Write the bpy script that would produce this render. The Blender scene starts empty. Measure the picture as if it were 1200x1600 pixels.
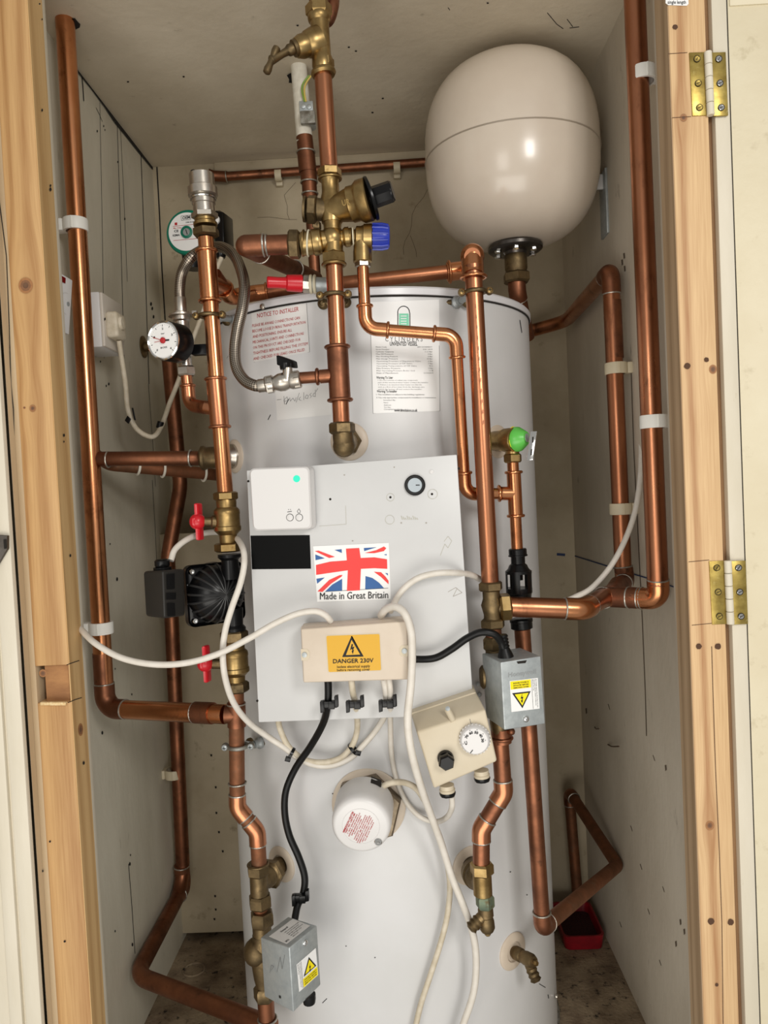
import bpy, bmesh, math, random
from mathutils import Vector as V, Matrix
random.seed(4)
C = bpy.context.scene.collection
sc = bpy.context.scene
PI = math.pi

# ------------------------------------------------------------------ camera, world, light, exposure
CAM = V((0, 0, 0.95))
F = 1200.0
_y = V((22 / F, 42 / F, -1)).normalized()                 # world +Y (into the cupboard) in camera axes
_u = V((-0.048, 1, 0)); _u = (_u - _y * _u.dot(_y)).normalized()
_x = _y.cross(_u).normalized()
ROT = Matrix((_x, _y, _u))                                # rows: world axes in camera axes -> maps camera vectors to world
cd = bpy.data.cameras.new('camera'); cam = bpy.data.objects.new('camera', cd); C.objects.link(cam)
cam.matrix_world = Matrix.Translation(CAM) @ ROT.to_4x4()
cd.sensor_fit = 'VERTICAL'; cd.sensor_height = 36; cd.lens = 27; cd.clip_start = 0.02
sc.camera = cam

sc.view_settings.view_transform = 'Standard'
sc.view_settings.look = 'None'
sc.view_settings.exposure = -0.12
sc.view_settings.gamma = 1.0
sc.view_settings.use_curve_mapping = False

w = bpy.data.worlds.new('room_light'); sc.world = w; w.use_nodes = True
bg = w.node_tree.nodes['Background']
bg.inputs[0].default_value = (1.0, 0.97, 0.92, 1); bg.inputs[1].default_value = 0.42


def area(name, loc, target, sx, sy, power, col):
    l = bpy.data.lights.new(name, 'AREA'); l.shape = 'RECTANGLE'; l.size = sx; l.size_y = sy
    l.energy = power; l.color = col
    o = bpy.data.objects.new(name, l); C.objects.link(o); o.location = loc
    o.rotation_euler = (V(target) - V(loc)).to_track_quat('-Z', 'Y').to_euler()
    return o


area('window_light', (0.70, -0.80, 1.60), (-0.05, 1.3, 0.85), 0.38, 0.55, 18, (1.0, 0.97, 0.93))
area('room_lamp_light', (-0.7, -1.2, 1.15), (0, 1.3, 0.8), 0.6, 0.9, 8, (1.0, 0.96, 0.90))
area('low_fill_light', (-0.2, -0.5, 0.10), (-0.05, 1.2, 1.4), 1.5, 0.9, 17, (1.0, 0.96, 0.89))  # unseen low fill added to brighten the ceiling, like bounce off the floor

# ------------------------------------------------------------------ picture <-> place
def ray(px, py):
    return ROT @ V(((px - 600) / F, (800 - py) / F, -1))


def P(px, py, Y):
    d = ray(px, py); return CAM + d * (Y / d.y)


def onX(px, py, X):
    d = ray(px, py); return CAM + d * (X / d.x)


def onZ(px, py, Z):
    d = ray(px, py); return CAM + d * ((Z - CAM.z) / d.z)


class Plane:
    def __init__(s, a, b, c):
        s.o = a; n = (b - a).cross(c - a).normalized()
        if n.dot(CAM - a) < 0: n = -n
        s.n = n

    def __call__(s, px, py, l=0.0):
        d = ray(px, py); t = (s.o - CAM).dot(s.n) / d.dot(s.n)
        return CAM + d * t + s.n * l


TX, TY, TR = -0.037, 1.362, 0.275


class Tank:
    def __call__(s, px, py, l=0.0, R=TR):
        d = ray(px, py); dx, dy = d.x, d.y; ox, oy = -TX, -TY
        a = dx * dx + dy * dy; b = 2 * (ox * dx + oy * dy); c = ox * ox + oy * oy - R * R
        D = max(b * b - 4 * a * c, 0); t = (-b - math.sqrt(D)) / (2 * a)
        p = CAM + d * t; n = V((p.x - TX, p.y - TY, 0)).normalized()
        return p + n * l

    def n(s, px, py):
        p = s(px, py); return V((p.x - TX, p.y - TY, 0)).normalized()


T = Tank()

# ------------------------------------------------------------------ materials
MATS = {}


def sRGB(r, g, b):
    f = lambda c: (c / 255 / 12.92) if c / 255 <= 0.04045 else ((c / 255 + 0.055) / 1.055) ** 2.4
    return (f(r), f(g), f(b), 1)


def nt(name):
    m = bpy.data.materials.new(name); m.use_nodes = True
    t = m.node_tree; return m, t.nodes, t.links, t.nodes['Principled BSDF']


def pbr(name, c1, c2=None, rough=0.5, metal=0.0, scale=30, lo=0.35, hi=0.65, bump=0.0, stretch=(1, 1, 1), c3=None, s3=8,
        r2=None, coat=0.0, emit=None, coord='Object', lo3=.58, hi3=.72, bscale=None, trans=0, alpha=1, bd=.002, aniso=0):
    if name in MATS: return MATS[name]
    m, N, L, B = nt(name)
    B.inputs['Roughness'].default_value = rough; B.inputs['Metallic'].default_value = metal
    B.inputs['Base Color'].default_value = c1
    if coat: B.inputs['Coat Weight'].default_value = coat; B.inputs['Coat Roughness'].default_value = .15
    if trans: B.inputs['Transmission Weight'].default_value = trans
    if alpha < 1: B.inputs['Alpha'].default_value = alpha
    if emit: B.inputs['Emission Color'].default_value = c1; B.inputs['Emission Strength'].default_value = emit
    if c2 or bump:
        tc = N.new('ShaderNodeTexCoord'); mp = N.new('ShaderNodeMapping'); mp.inputs['Scale'].default_value = stretch
        L.new(tc.outputs[coord], mp.inputs[0])
        n = N.new('ShaderNodeTexNoise'); n.inputs['Scale'].default_value = scale; n.inputs['Detail'].default_value = 6
        n.inputs['Roughness'].default_value = .6
        L.new(mp.outputs[0], n.inputs['Vector'])
        if c2:
            r = N.new('ShaderNodeValToRGB'); r.color_ramp.elements[0].position = lo; r.color_ramp.elements[1].position = hi
            r.color_ramp.elements[0].color = c1; r.color_ramp.elements[1].color = c2
            L.new(n.outputs['Fac'], r.inputs[0]); out = r.outputs[0]
            if c3:
                n3 = N.new('ShaderNodeTexNoise'); n3.inputs['Scale'].default_value = s3; n3.inputs['Detail'].default_value = 8
                n3.inputs['Roughness'].default_value = .65
                L.new(mp.outputs[0], n3.inputs['Vector'])
                q = N.new('ShaderNodeMapRange'); q.inputs[1].default_value = lo3; q.inputs[2].default_value = hi3; q.interpolation_type = 'SMOOTHSTEP'
                L.new(n3.outputs['Fac'], q.inputs[0])
                mx = N.new('ShaderNodeMix'); mx.data_type = 'RGBA'
                L.new(q.outputs[0], mx.inputs[0]); L.new(out, mx.inputs[6]); mx.inputs[7].default_value = c3
                out = mx.outputs[2]
            L.new(out, B.inputs['Base Color'])
        if r2 is not None:
            q2 = N.new('ShaderNodeMapRange'); q2.inputs[1].default_value = lo; q2.inputs[2].default_value = hi
            q2.inputs[3].default_value = rough; q2.inputs[4].default_value = r2
            L.new(n.outputs['Fac'], q2.inputs[0]); L.new(q2.outputs[0], B.inputs['Roughness'])
        if bump:
            src = n
            if bscale:
                src = N.new('ShaderNodeTexNoise'); src.inputs['Scale'].default_value = bscale; src.inputs['Detail'].default_value = 5
                L.new(mp.outputs[0], src.inputs['Vector'])
            b = N.new('ShaderNodeBump'); b.inputs['Strength'].default_value = bump; b.inputs['Distance'].default_value = bd
            L.new(src.outputs['Fac'], b.inputs['Height']); L.new(b.outputs[0], B.inputs['Normal'])
    MATS[name] = m
    return m


def wood(name, light, dark, axis='X', knots=(), freq=55, warp=1.0):
    """pine: growth lines along Z that bow round each knot (knots: world x or y, z, radius)"""
    m, N, L, B = nt(name)
    B.inputs['Roughness'].default_value = .6
    tc = N.new('ShaderNodeTexCoord'); sp = N.new('ShaderNodeSeparateXYZ'); L.new(tc.outputs['Object'], sp.inputs[0])

    def mth(op, a, b=None, c=None):
        n = N.new('ShaderNodeMath'); n.operation = op
        for i, v in enumerate((a, b, c)):
            if v is None: continue
            if isinstance(v, (int, float)): n.inputs[i].default_value = v
            else: L.new(v, n.inputs[i])
        return n.outputs[0]
    a = sp.outputs[axis]; z = sp.outputs['Z']
    if axis == 'X': a = mth('ADD', a, mth('MULTIPLY', sp.outputs['Y'], .6))
    else: a = mth('ADD', a, mth('MULTIPLY', sp.outputs['X'], .6))
    g = a; mask = None
    for (ka, kz, kr) in knots:
        da = mth('SUBTRACT', a, ka); dz = mth('SUBTRACT', z, kz)
        d = mth('SQRT', mth('ADD', mth('MULTIPLY', da, da), mth('MULTIPLY', mth('MULTIPLY', dz, dz), .8)))
        df = mth('SQRT', mth('ADD', mth('MULTIPLY', da, da), mth('MULTIPLY', mth('MULTIPLY', dz, dz), .12)))
        q = N.new('ShaderNodeMapRange'); q.interpolation_type = 'SMOOTHSTEP'
        q.inputs[1].default_value = 0; q.inputs[2].default_value = kr * 4.5; q.inputs[3].default_value = .75; q.inputs[4].default_value = 0
        L.new(df, q.inputs[0])
        g = mth('SUBTRACT', g, mth('MULTIPLY', da, q.outputs[0]))
        k = N.new('ShaderNodeMapRange'); k.interpolation_type = 'SMOOTHSTEP'
        k.inputs[1].default_value = kr * .75; k.inputs[2].default_value = kr * 1.15; k.inputs[3].default_value = 1; k.inputs[4].default_value = 0
        L.new(d, k.inputs[0])
        mask = k.outputs[0] if mask is None else mth('MAXIMUM', mask, k.outputs[0])
    cb = N.new('ShaderNodeCombineXYZ'); L.new(mth('MULTIPLY', g, 1.0), cb.inputs[0]); L.new(mth('MULTIPLY', z, .035), cb.inputs[2])
    lf = N.new('ShaderNodeTexNoise'); lf.inputs['Scale'].default_value = 14; lf.inputs['Detail'].default_value = 1
    L.new(cb.outputs[0], lf.inputs['Vector'])
    ph = mth('MULTIPLY', mth('ADD', mth('MULTIPLY', g, freq * 5.0), mth('MULTIPLY', lf.outputs['Fac'], 22 * warp)), 1.0)
    s = mth('MULTIPLY', mth('ADD', mth('SINE', ph), 1), .5)
    s = mth('POWER', s, 1.6)
    fn = N.new('ShaderNodeTexNoise'); fn.inputs['Scale'].default_value = 90; fn.inputs['Detail'].default_value = 5
    cb2 = N.new('ShaderNodeCombineXYZ'); L.new(mth('MULTIPLY', g, 5), cb2.inputs[0]); L.new(mth('MULTIPLY', z, .15), cb2.inputs[2]); L.new(sp.outputs['Y'], cb2.inputs[1])
    L.new(cb2.outputs[0], fn.inputs['Vector'])
    s = mth('ADD', mth('MULTIPLY', s, .5), mth('MULTIPLY', fn.outputs['Fac'], .75))
    r = N.new('ShaderNodeValToRGB'); r.color_ramp.elements[0].position = .25; r.color_ramp.elements[1].position = 1.0
    r.color_ramp.elements[0].color = light; r.color_ramp.elements[1].color = dark
    L.new(s, r.inputs[0]); out = r.outputs[0]
    if mask is not None:
        mx = N.new('ShaderNodeMix'); mx.data_type = 'RGBA'; L.new(mth('MULTIPLY', mask, .85), mx.inputs[0]); L.new(out, mx.inputs[6])
        mx.inputs[7].default_value = sRGB(122, 80, 48); out = mx.outputs[2]
    L.new(out, B.inputs['Base Color'])
    b = N.new('ShaderNodeBump'); b.inputs['Strength'].default_value = .15; b.inputs['Distance'].default_value = .001
    L.new(s, b.inputs['Height']); L.new(b.outputs[0], B.inputs['Normal'])
    return m


wallp = pbr('wall_paint', sRGB(212, 206, 188), sRGB(194, 187, 168), .75, scale=5, c3=sRGB(146, 136, 112), s3=22, lo3=.62, hi3=.8, bump=.25, bscale=120, stretch=(1, 1, .35))
wallr = pbr('wall_paint_right', sRGB(204, 194, 176), sRGB(186, 175, 156), .75, scale=5, c3=sRGB(128, 116, 98), s3=30, lo3=.62, hi3=.8, bump=.3, bscale=110, stretch=(1, 1, .5))
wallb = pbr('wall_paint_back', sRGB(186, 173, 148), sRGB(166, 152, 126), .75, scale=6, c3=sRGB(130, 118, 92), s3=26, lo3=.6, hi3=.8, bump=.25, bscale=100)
ceilp = pbr('ceiling_paint', sRGB(216, 205, 184), sRGB(198, 186, 164), .7, scale=4, c3=sRGB(120, 106, 86), s3=34, lo3=.64, hi3=.82, bump=.35, bscale=60)
floorp = pbr('dusty_floor', sRGB(164, 146, 120), sRGB(112, 94, 74), .9, scale=18, c3=sRGB(34, 25, 20), s3=60, lo3=.55, hi3=.68, bump=.8, bscale=160)
doorp = pbr('door_paint', sRGB(216, 206, 178), sRGB(208, 196, 166), .5, scale=6, c3=sRGB(196, 184, 154), s3=30, bump=.2, bscale=90)
trimw = pbr('trim_paint', sRGB(218, 210, 192), sRGB(208, 199, 178), .55, scale=14, c3=sRGB(178, 160, 130), s3=70, lo3=.66, hi3=.74, bump=.3, bscale=90, stretch=(1, 1, .25))
beige = pbr('beige_frame_paint', sRGB(204, 182, 148), sRGB(188, 164, 130), .6, scale=12, bump=.2, stretch=(1, 1, .2))
sapw = pbr('split_timber', sRGB(176, 128, 80), sRGB(140, 96, 58), .7, scale=40, bump=.6, stretch=(.4, 1, 1))
dark = pbr('dark_gap', sRGB(30, 25, 20), rough=.95)
cu = pbr('copper', sRGB(196, 134, 98), sRGB(154, 98, 70), .24, 1.0, scale=14, lo=.3, hi=.75, r2=.42, c3=sRGB(96, 62, 46), s3=24, lo3=.54, hi3=.74, stretch=(1, 1, .35), bump=.03)
cub = pbr('copper_bright', sRGB(220, 154, 108), sRGB(186, 120, 80), .2, 1.0, scale=18, lo=.3, hi=.75, r2=.3, c3=sRGB(128, 80, 54), s3=26, lo3=.56, hi3=.8, bump=.03)
cuo = pbr('copper_tarnished', sRGB(158, 104, 76), sRGB(112, 74, 56), .36, 1.0, scale=26, lo=.3, hi=.7, r2=.55, c3=sRGB(84, 60, 46), s3=40, lo3=.58, hi3=.75, bump=.06)
cud = pbr('copper_dull_brown', sRGB(150, 96, 66), sRGB(112, 78, 56), .5, .8, scale=30, lo=.3, hi=.7, r2=.7, c3=sRGB(120, 108, 90), s3=24, lo3=.55, hi3=.75, bump=.08)
brass = pbr('brass', sRGB(172, 146, 98), sRGB(132, 108, 68), .3, 1.0, scale=40, r2=.45, c3=sRGB(104, 76, 42), s3=60, lo3=.6, hi3=.78, bump=.08)
brasso = pbr('brass_tarnished', sRGB(134, 114, 82), sRGB(98, 84, 62), .42, 1.0, scale=50, r2=.6, c3=sRGB(72, 60, 44), s3=60, lo3=.56, hi3=.75, bump=.15)
hingeb = pbr('hinge_brass', sRGB(182, 160, 88), sRGB(146, 124, 62), .38, .8, scale=60, c3=sRGB(206, 190, 126), s3=80, lo3=.6, hi3=.75, bump=.1)
nickel = pbr('nickel', sRGB(206, 200, 190), sRGB(176, 168, 156), .26, 1.0, scale=50, r2=.4, c3=sRGB(130, 118, 100), s3=50, lo3=.64, hi3=.8)
chrome = pbr('chrome', sRGB(220, 220, 218), rough=.12, metal=1.0)
solder = pbr('solder', sRGB(200, 196, 186), sRGB(150, 146, 136), .4, .9, scale=120, bump=.3)
galv = pbr('galvanised_steel', sRGB(184, 190, 190), sRGB(164, 170, 171), .42, .6, scale=90, r2=.55, c3=sRGB(176, 180, 178), s3=50, bump=.04)
zinc = pbr('corroded_zinc', sRGB(158, 156, 148), sRGB(104, 98, 86), .6, .6, scale=90, c3=sRGB(140, 152, 140), s3=70, bump=.3)
verd = pbr('green_tarnished_brass', sRGB(126, 132, 104), sRGB(104, 120, 104), .55, .7, scale=90, c3=sRGB(96, 84, 58), s3=60, bump=.2)
braid = pbr('braided_steel', sRGB(150, 142, 130), rough=.38, metal=1.0)
tankm = pbr('tank_enamel', sRGB(212, 212, 212), sRGB(206, 206, 205), .36, scale=7, c3=sRGB(196, 194, 188), s3=50, lo3=.7, hi3=.8, coat=.15)
tankl = pbr('tank_lid', sRGB(216, 216, 218), rough=.36, coat=.15)
panelm = pbr('panel_enamel', sRGB(204, 204, 203), sRGB(199, 199, 198), .38, scale=9, c3=sRGB(178, 174, 166), s3=60, lo3=.72, hi3=.8)
vesselm = pbr('vessel_enamel', sRGB(206, 194, 178), sRGB(200, 187, 171), .26, scale=9, c3=sRGB(150, 138, 124), s3=60, lo3=.74, hi3=.82, coat=.3)
whp = pbr('white_plastic', sRGB(216, 214, 212), rough=.35)
whc = pbr('white_cable', sRGB(222, 216, 206), sRGB(212, 205, 193), .45, scale=60)
whd = pbr('aged_white_cable', sRGB(214, 204, 184), sRGB(196, 184, 160), .5, scale=80)
crm = pbr('cream_plastic', sRGB(204, 192, 168), sRGB(198, 185, 160), .42, scale=20, c3=sRGB(176, 156, 124), s3=60, lo3=.66, hi3=.8)
crm2 = pbr('magnolia_plastic', sRGB(210, 196, 178), sRGB(203, 188, 169), .42, scale=20, c3=sRGB(196, 178, 156), s3=60, lo3=.68, hi3=.8)
clipm = pbr('pipe_clip_plastic', sRGB(232, 230, 222), rough=.45)
clipo = pbr('aged_clip_plastic', sRGB(206, 194, 166), rough=.5)
blk = pbr('black_plastic', sRGB(10, 10, 11), rough=.28)
blkm = pbr('matt_black_plastic', sRGB(40, 38, 35), rough=.5)
rub = pbr('black_rubber', sRGB(9, 9, 9), rough=.42)
for m_ in (blk, blkm, rub): m_.node_tree.nodes['Principled BSDF'].inputs['Specular IOR Level'].default_value = .3
ink = pbr('black_ink', sRGB(24, 24, 24), rough=.7)
grey_ink = pbr('grey_ink', sRGB(108, 108, 108), rough=.7)
red_ink = pbr('red_ink', sRGB(176, 36, 40), rough=.7)
blue_ink = pbr('blue_pen_ink', sRGB(38, 54, 92), rough=.7)
red = pbr('red_plastic', sRGB(196, 22, 36), rough=.32)
redd = pbr('red_tray_plastic', sRGB(150, 18, 32), sRGB(120, 14, 26), .4, scale=40)
blue = pbr('blue_plastic', sRGB(34, 52, 158), rough=.28)
grn = pbr('green_plastic', sRGB(92, 186, 76), rough=.3)
grnp = pbr('pump_green', sRGB(0, 112, 88), rough=.35)
lab_w = pbr('white_label', sRGB(236, 236, 234), rough=.4)
lab_s = pbr('clear_label_on_tank', sRGB(222, 221, 218), rough=.25)
lab_y = pbr('yellow_label', sRGB(246, 226, 20), rough=.4)
lab_o = pbr('amber_label', sRGB(214, 162, 4), rough=.4)
fl_r = pbr('flag_red', sRGB(230, 44, 38), rough=.3)
fl_b = pbr('flag_blue', sRGB(14, 84, 150), rough=.3)
grn_l = pbr('logo_green', sRGB(104, 200, 160), rough=.4)
led = pbr('led_green', sRGB(20, 206, 170), rough=.4, emit=.45)
ptfe = pbr('ptfe_tape', sRGB(206, 198, 172), rough=.5)
clear = pbr('clear_plastic', sRGB(225, 225, 225), rough=.15, alpha=.45)
dustp = pbr('dusty_red_powder', sRGB(70, 26, 26), sRGB(40, 14, 16), .9, scale=300, bump=.8)
skylt = pbr('grey_cloth', sRGB(150, 146, 138), rough=.6)
greenw = pbr('earth_wire', sRGB(120, 150, 60), rough=.4)
yelw = pbr('earth_wire_yellow', sRGB(200, 176, 90), rough=.4)
flpaint = pbr('flaking_white_paint', sRGB(224, 220, 206), sRGB(206, 200, 184), .6, scale=60, bump=.5)

# braid bump from tube UVs
_n = braid.node_tree.nodes; _l = braid.node_tree.links
_uv = _n.new('ShaderNodeTexCoord'); _mp = _n.new('ShaderNodeMapping'); _mp.inputs['Scale'].default_value = (26, 560, 1)
_mp.inputs['Rotation'].default_value = (0, 0, 0)
_ck = _n.new('ShaderNodeTexChecker'); _ck.inputs['Scale'].default_value = 1.0
_rt = _n.new('ShaderNodeVectorRotate'); _rt.inputs['Angle'].default_value = PI / 4
_l.new(_uv.outputs['UV'], _mp.inputs[0]); _l.new(_mp.outputs[0], _rt.inputs[0]); _l.new(_rt.outputs[0], _ck.inputs['Vector'])
_ck.inputs['Color1'].default_value = sRGB(170, 160, 146); _ck.inputs['Color2'].default_value = sRGB(92, 84, 76)
_l.new(_ck.outputs[0], _n['Principled BSDF'].inputs['Base Color'])


# ------------------------------------------------------------------ mesh building
def frame(ax):
    ax = V(ax).normalized()
    h = V((0, 0, 1)) if abs(ax.z) < .9 else V((0, 1, 0))
    u = ax.cross(h).normalized(); return u, u.cross(ax).normalized() * -1, ax


class MB:
    def __init__(s):
        s.v = []; s.f = []; s.m = []; s.uv = {}; s.flat = set()

    def add(s, vs, fs, m=0, flat=False):
        o = len(s.v); s.v += [V(p) for p in vs]
        for f in fs:
            if flat: s.flat.add(len(s.f))
            s.f.append([o + i for i in f]); s.m.append(m)
        return o

    def tube(s, path, r, seg=16, m=0, cap=True, radii=None):
        path = [V(p) for p in path]; q = [path[0]]
        for p in path[1:]:
            if (p - q[-1]).length > 1e-6: q.append(p)
        path = q; n = len(path)
        if n < 2: return s
        tan = []
        for i in range(n):
            a = path[max(i - 1, 0)]; b = path[min(i + 1, n - 1)]; tan.append((b - a).normalized())
        u, _, _ = frame(tan[0]); vs = []; ln = 0; L = []
        for i in range(n):
            t = tan[i]; u = (u - t * u.dot(t)).normalized(); w_ = t.cross(u)
            rr = radii[i] if radii else r
            if 0 < i < n - 1:
                c = (path[i] - path[i - 1]).normalized().dot(t); k = 1 / max(c, .5)
            else: k = 1
            if i: ln += (path[i] - path[i - 1]).length
            L.append(ln)
            for j in range(seg):
                a = 2 * PI * j / seg; vs.append(path[i] + (u * math.cos(a) + w_ * math.sin(a)) * rr)
        fs = [[i * seg + j, i * seg + (j + 1) % seg, (i + 1) * seg + (j + 1) % seg, (i + 1) * seg + j] for i in range(n - 1) for j in range(seg)]
        k0 = len(s.f); s.add(vs, fs, m)
        for i in range(n - 1):
            for j in range(seg):
                s.uv[k0 + i * seg + j] = [(j / seg, L[i]), ((j + 1) / seg, L[i]), ((j + 1) / seg, L[i + 1]), (j / seg, L[i + 1])]
        if cap:
            o = len(s.v) - n * seg
            s.f.append([o + j for j in range(seg)][::-1]); s.m.append(m)
            s.f.append([o + (n - 1) * seg + j for j in range(seg)]); s.m.append(m)
        return s

    def lathe(s, o, ax, prof, seg=28, m=0, flat=False, ph=0.0, cap=True):
        """prof: (radius, distance along the axis)"""
        u, w_, a = frame(ax); o = V(o); vs = []
        for (r, t) in prof:
            for j in range(seg):
                q = 2 * PI * j / seg + ph; vs.append(o + a * t + (u * math.cos(q) + w_ * math.sin(q)) * max(r, 1e-5))
        n = len(prof)
        fs = [[i * seg + j, i * seg + (j + 1) % seg, (i + 1) * seg + (j + 1) % seg, (i + 1) * seg + j] for i in range(n - 1) for j in range(seg)]
        if cap: fs += [[j for j in range(seg)][::-1], [(n - 1) * seg + j for j in range(seg)]]
        s.add(vs, fs, m, flat); return s

    def nut(s, o, ax, r, h, m=0, ph=0.0):
        """hexagon with chamfered ends, centred on o"""
        s.lathe(V(o) - V(ax).normalized() * h / 2, ax, [(r * .84, 0), (r, h * .16), (r, h * .84), (r * .84, h)], 6, m, True, ph); return s

    def ring(s, o, ax, R, r, seg=28, rs=10, m=0):
        u, w_, a = frame(ax); vs = []
        for i in range(seg):
            q = 2 * PI * i / seg; d = u * math.cos(q) + w_ * math.sin(q)
            for j in range(rs):
                z = 2 * PI * j / rs; vs.append(V(o) + d * (R + r * math.cos(z)) + a * r * math.sin(z))
        s.add(vs, [[i * rs + j, ((i + 1) % seg) * rs + j, ((i + 1) % seg) * rs + (j + 1) % rs, i * rs + (j + 1) % rs] for i in range(seg) for j in range(rs)], m); return s

    def box8(s, pts, bev=0.0, m=0, seg=2):
        """front TL TR BR BL then back TL TR BR BL"""
        b = bmesh.new(); vv = [b.verts.new(p) for p in pts]
        for f in ((0, 1, 2, 3), (7, 6, 5, 4), (0, 4, 5, 1), (1, 5, 6, 2), (2, 6, 7, 3), (3, 7, 4, 0)): b.faces.new([vv[i] for i in f])
        bmesh.ops.recalc_face_normals(b, faces=b.faces)
        if bev: bmesh.ops.bevel(b, geom=list(b.edges), offset=bev, segments=seg, affect='EDGES', profile=.5)
        b.verts.index_update()
        s.add([v.co.copy() for v in b.verts], [[v.index for v in f.verts] for f in b.faces], m); b.free(); return s

    def box(s, c, ex, ey, ez, bev=0.0, m=0, seg=2):
        """centre and three half-extent vectors (right, back, up)"""
        c = V(c); ex = V(ex); ey = V(ey); ez = V(ez)
        f = [c - ex + ez, c + ex + ez, c + ex - ez, c - ex - ez]
        return s.box8([p - ey for p in f] + [p + ey for p in f], bev, m, seg)

    def abox(s, x0, x1, y0, y1, z0, z1, bev=0.0, m=0):
        return s.box(((x0 + x1) / 2, (y0 + y1) / 2, (z0 + z1) / 2), ((x1 - x0) / 2, 0, 0), (0, (y1 - y0) / 2, 0), (0, 0, (z1 - z0) / 2), bev, m)

    def ball(s, o, r, m=0, seg=16, ax=(0, 0, 1), sq=1.0):
        return s.lathe(o, ax, [(r * math.sin(PI * i / 10), -r * sq * math.cos(PI * i / 10)) for i in range(11)], seg, m, cap=False)

    def prism(s, pts, vec, m=0):
        pts = [V(p) for p in pts]; n = len(pts); vec = V(vec)
        s.add(pts + [p + vec for p in pts], [list(range(n)), list(range(n, 2 * n))[::-1]] + [[i, (i + 1) % n, n + (i + 1) % n, n + i][::-1] for i in range(n)], m, True); return s

    def poly(s, S, pts, l=.0004, m=0):
        """flat figure drawn on surface S from outline points"""
        s.add([S(x, y, l) for x, y in pts], [list(range(len(pts)))], m, True); return s

    def grid(s, S, q, l=.0003, m=0, nu=10, nv=3, th=0.0):
        vs = [bil(S, q, i / nu, j / nv, l) for j in range(nv + 1) for i in range(nu + 1)]
        s.add(vs, [[j * (nu + 1) + i, j * (nu + 1) + i + 1, (j + 1) * (nu + 1) + i + 1, (j + 1) * (nu + 1) + i] for j in range(nv) for i in range(nu)], m); return s

    def line(s, S, pts, wpx, l=.0005, m=0):
        for (a, b) in zip(pts[:-1], pts[1:]):
            d = V((b[0] - a[0], b[1] - a[1])); d.normalize(); n = V((-d.y, d.x)) * wpx / 2
            s.poly(S, [(a[0] + n.x, a[1] + n.y), (b[0] + n.x, b[1] + n.y), (b[0] - n.x, b[1] - n.y), (a[0] - n.x, a[1] - n.y)], l, m)
        return s

    def text(s, S, q, txt, u0, u1, vb, h, l=.0008, m=0, bold=0.0):
        """lettering fitted between u0..u1 of quad q, baseline vb, cap height h (fractions of the quad)"""
        vs, fs, (x0, x1), ch = glyphs(txt, bold)
        s.add([bil(S, q, u0 + (u1 - u0) * (x - x0) / (x1 - x0), vb - h * y / ch, l) for x, y in vs], fs, m, True); return s

    def build(s, name, mats, parent=None, ang=38):
        me = bpy.data.meshes.new(name); me.from_pydata([tuple(p) for p in s.v], [], s.f)
        if not isinstance(mats, (list, tuple)): mats = [mats]
        for m in mats: me.materials.append(m)
        me.polygons.foreach_set('material_index', s.m)
        me.polygons.foreach_set('use_smooth', [i not in s.flat for i in range(len(s.f))])
        if s.uv:
            uvl = me.uv_layers.new(name='UVMap')
            for fi, uvs in s.uv.items():
                ls = me.polygons[fi].loop_start
                for k, t in enumerate(uvs): uvl.data[ls + k].uv = t
        me.update(); me.validate()
        b = bmesh.new(); b.from_mesh(me)
        keep = [f for f in b.faces]
        bmesh.ops.recalc_face_normals(b, faces=keep); b.to_mesh(me); b.free()
        me.set_sharp_from_angle(angle=math.radians(ang))
        o = bpy.data.objects.new(name, me); C.objects.link(o)
        if parent: o.parent = parent
        return o


def bil(S, q, u, v, l):
    a = V(q[0]) * (1 - u) + V(q[1]) * u; b = V(q[3]) * (1 - u) + V(q[2]) * u; p = a * (1 - v) + b * v
    return S(p.x, p.y, l)


_gc = {}


def glyphs(txt, bold=0.0):
    k = (txt, bold)
    if k in _gc: return _gc[k]
    c = bpy.data.curves.new('t', 'FONT'); c.body = txt; c.offset = bold; c.resolution_u = 2 if len(txt) < 30 else 1
    o = bpy.data.objects.new('t', c); C.objects.link(o); bpy.context.view_layer.update()
    me = bpy.data.meshes.new_from_object(o.evaluated_get(bpy.context.evaluated_depsgraph_get()))
    vs = [(v.co.x, v.co.y) for v in me.vertices]; fs = [list(p.vertices) for p in me.polygons]
    bpy.data.objects.remove(o); bpy.data.curves.remove(c); bpy.data.meshes.remove(me)
    _gc[k] = (vs, fs, (min(x for x, y in vs), max(x for x, y in vs)), .72)
    return _gc[k]


def Q(*p): return [V((p[i], p[i + 1])) for i in range(0, 8, 2)]


def thing(name, label, cat, group=None):
    o = bpy.data.objects.new(name, None); C.objects.link(o); o.empty_display_size = .02
    o['label'] = label; o['category'] = cat
    if group: o['group'] = group
    return o


def tag(o, label, cat, group=None):
    o['label'] = label; o['category'] = cat
    if group: o['group'] = group
    return o


def struct(o, label=None):
    o['kind'] = 'structure'
    if label: o['label'] = label
    return o


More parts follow.
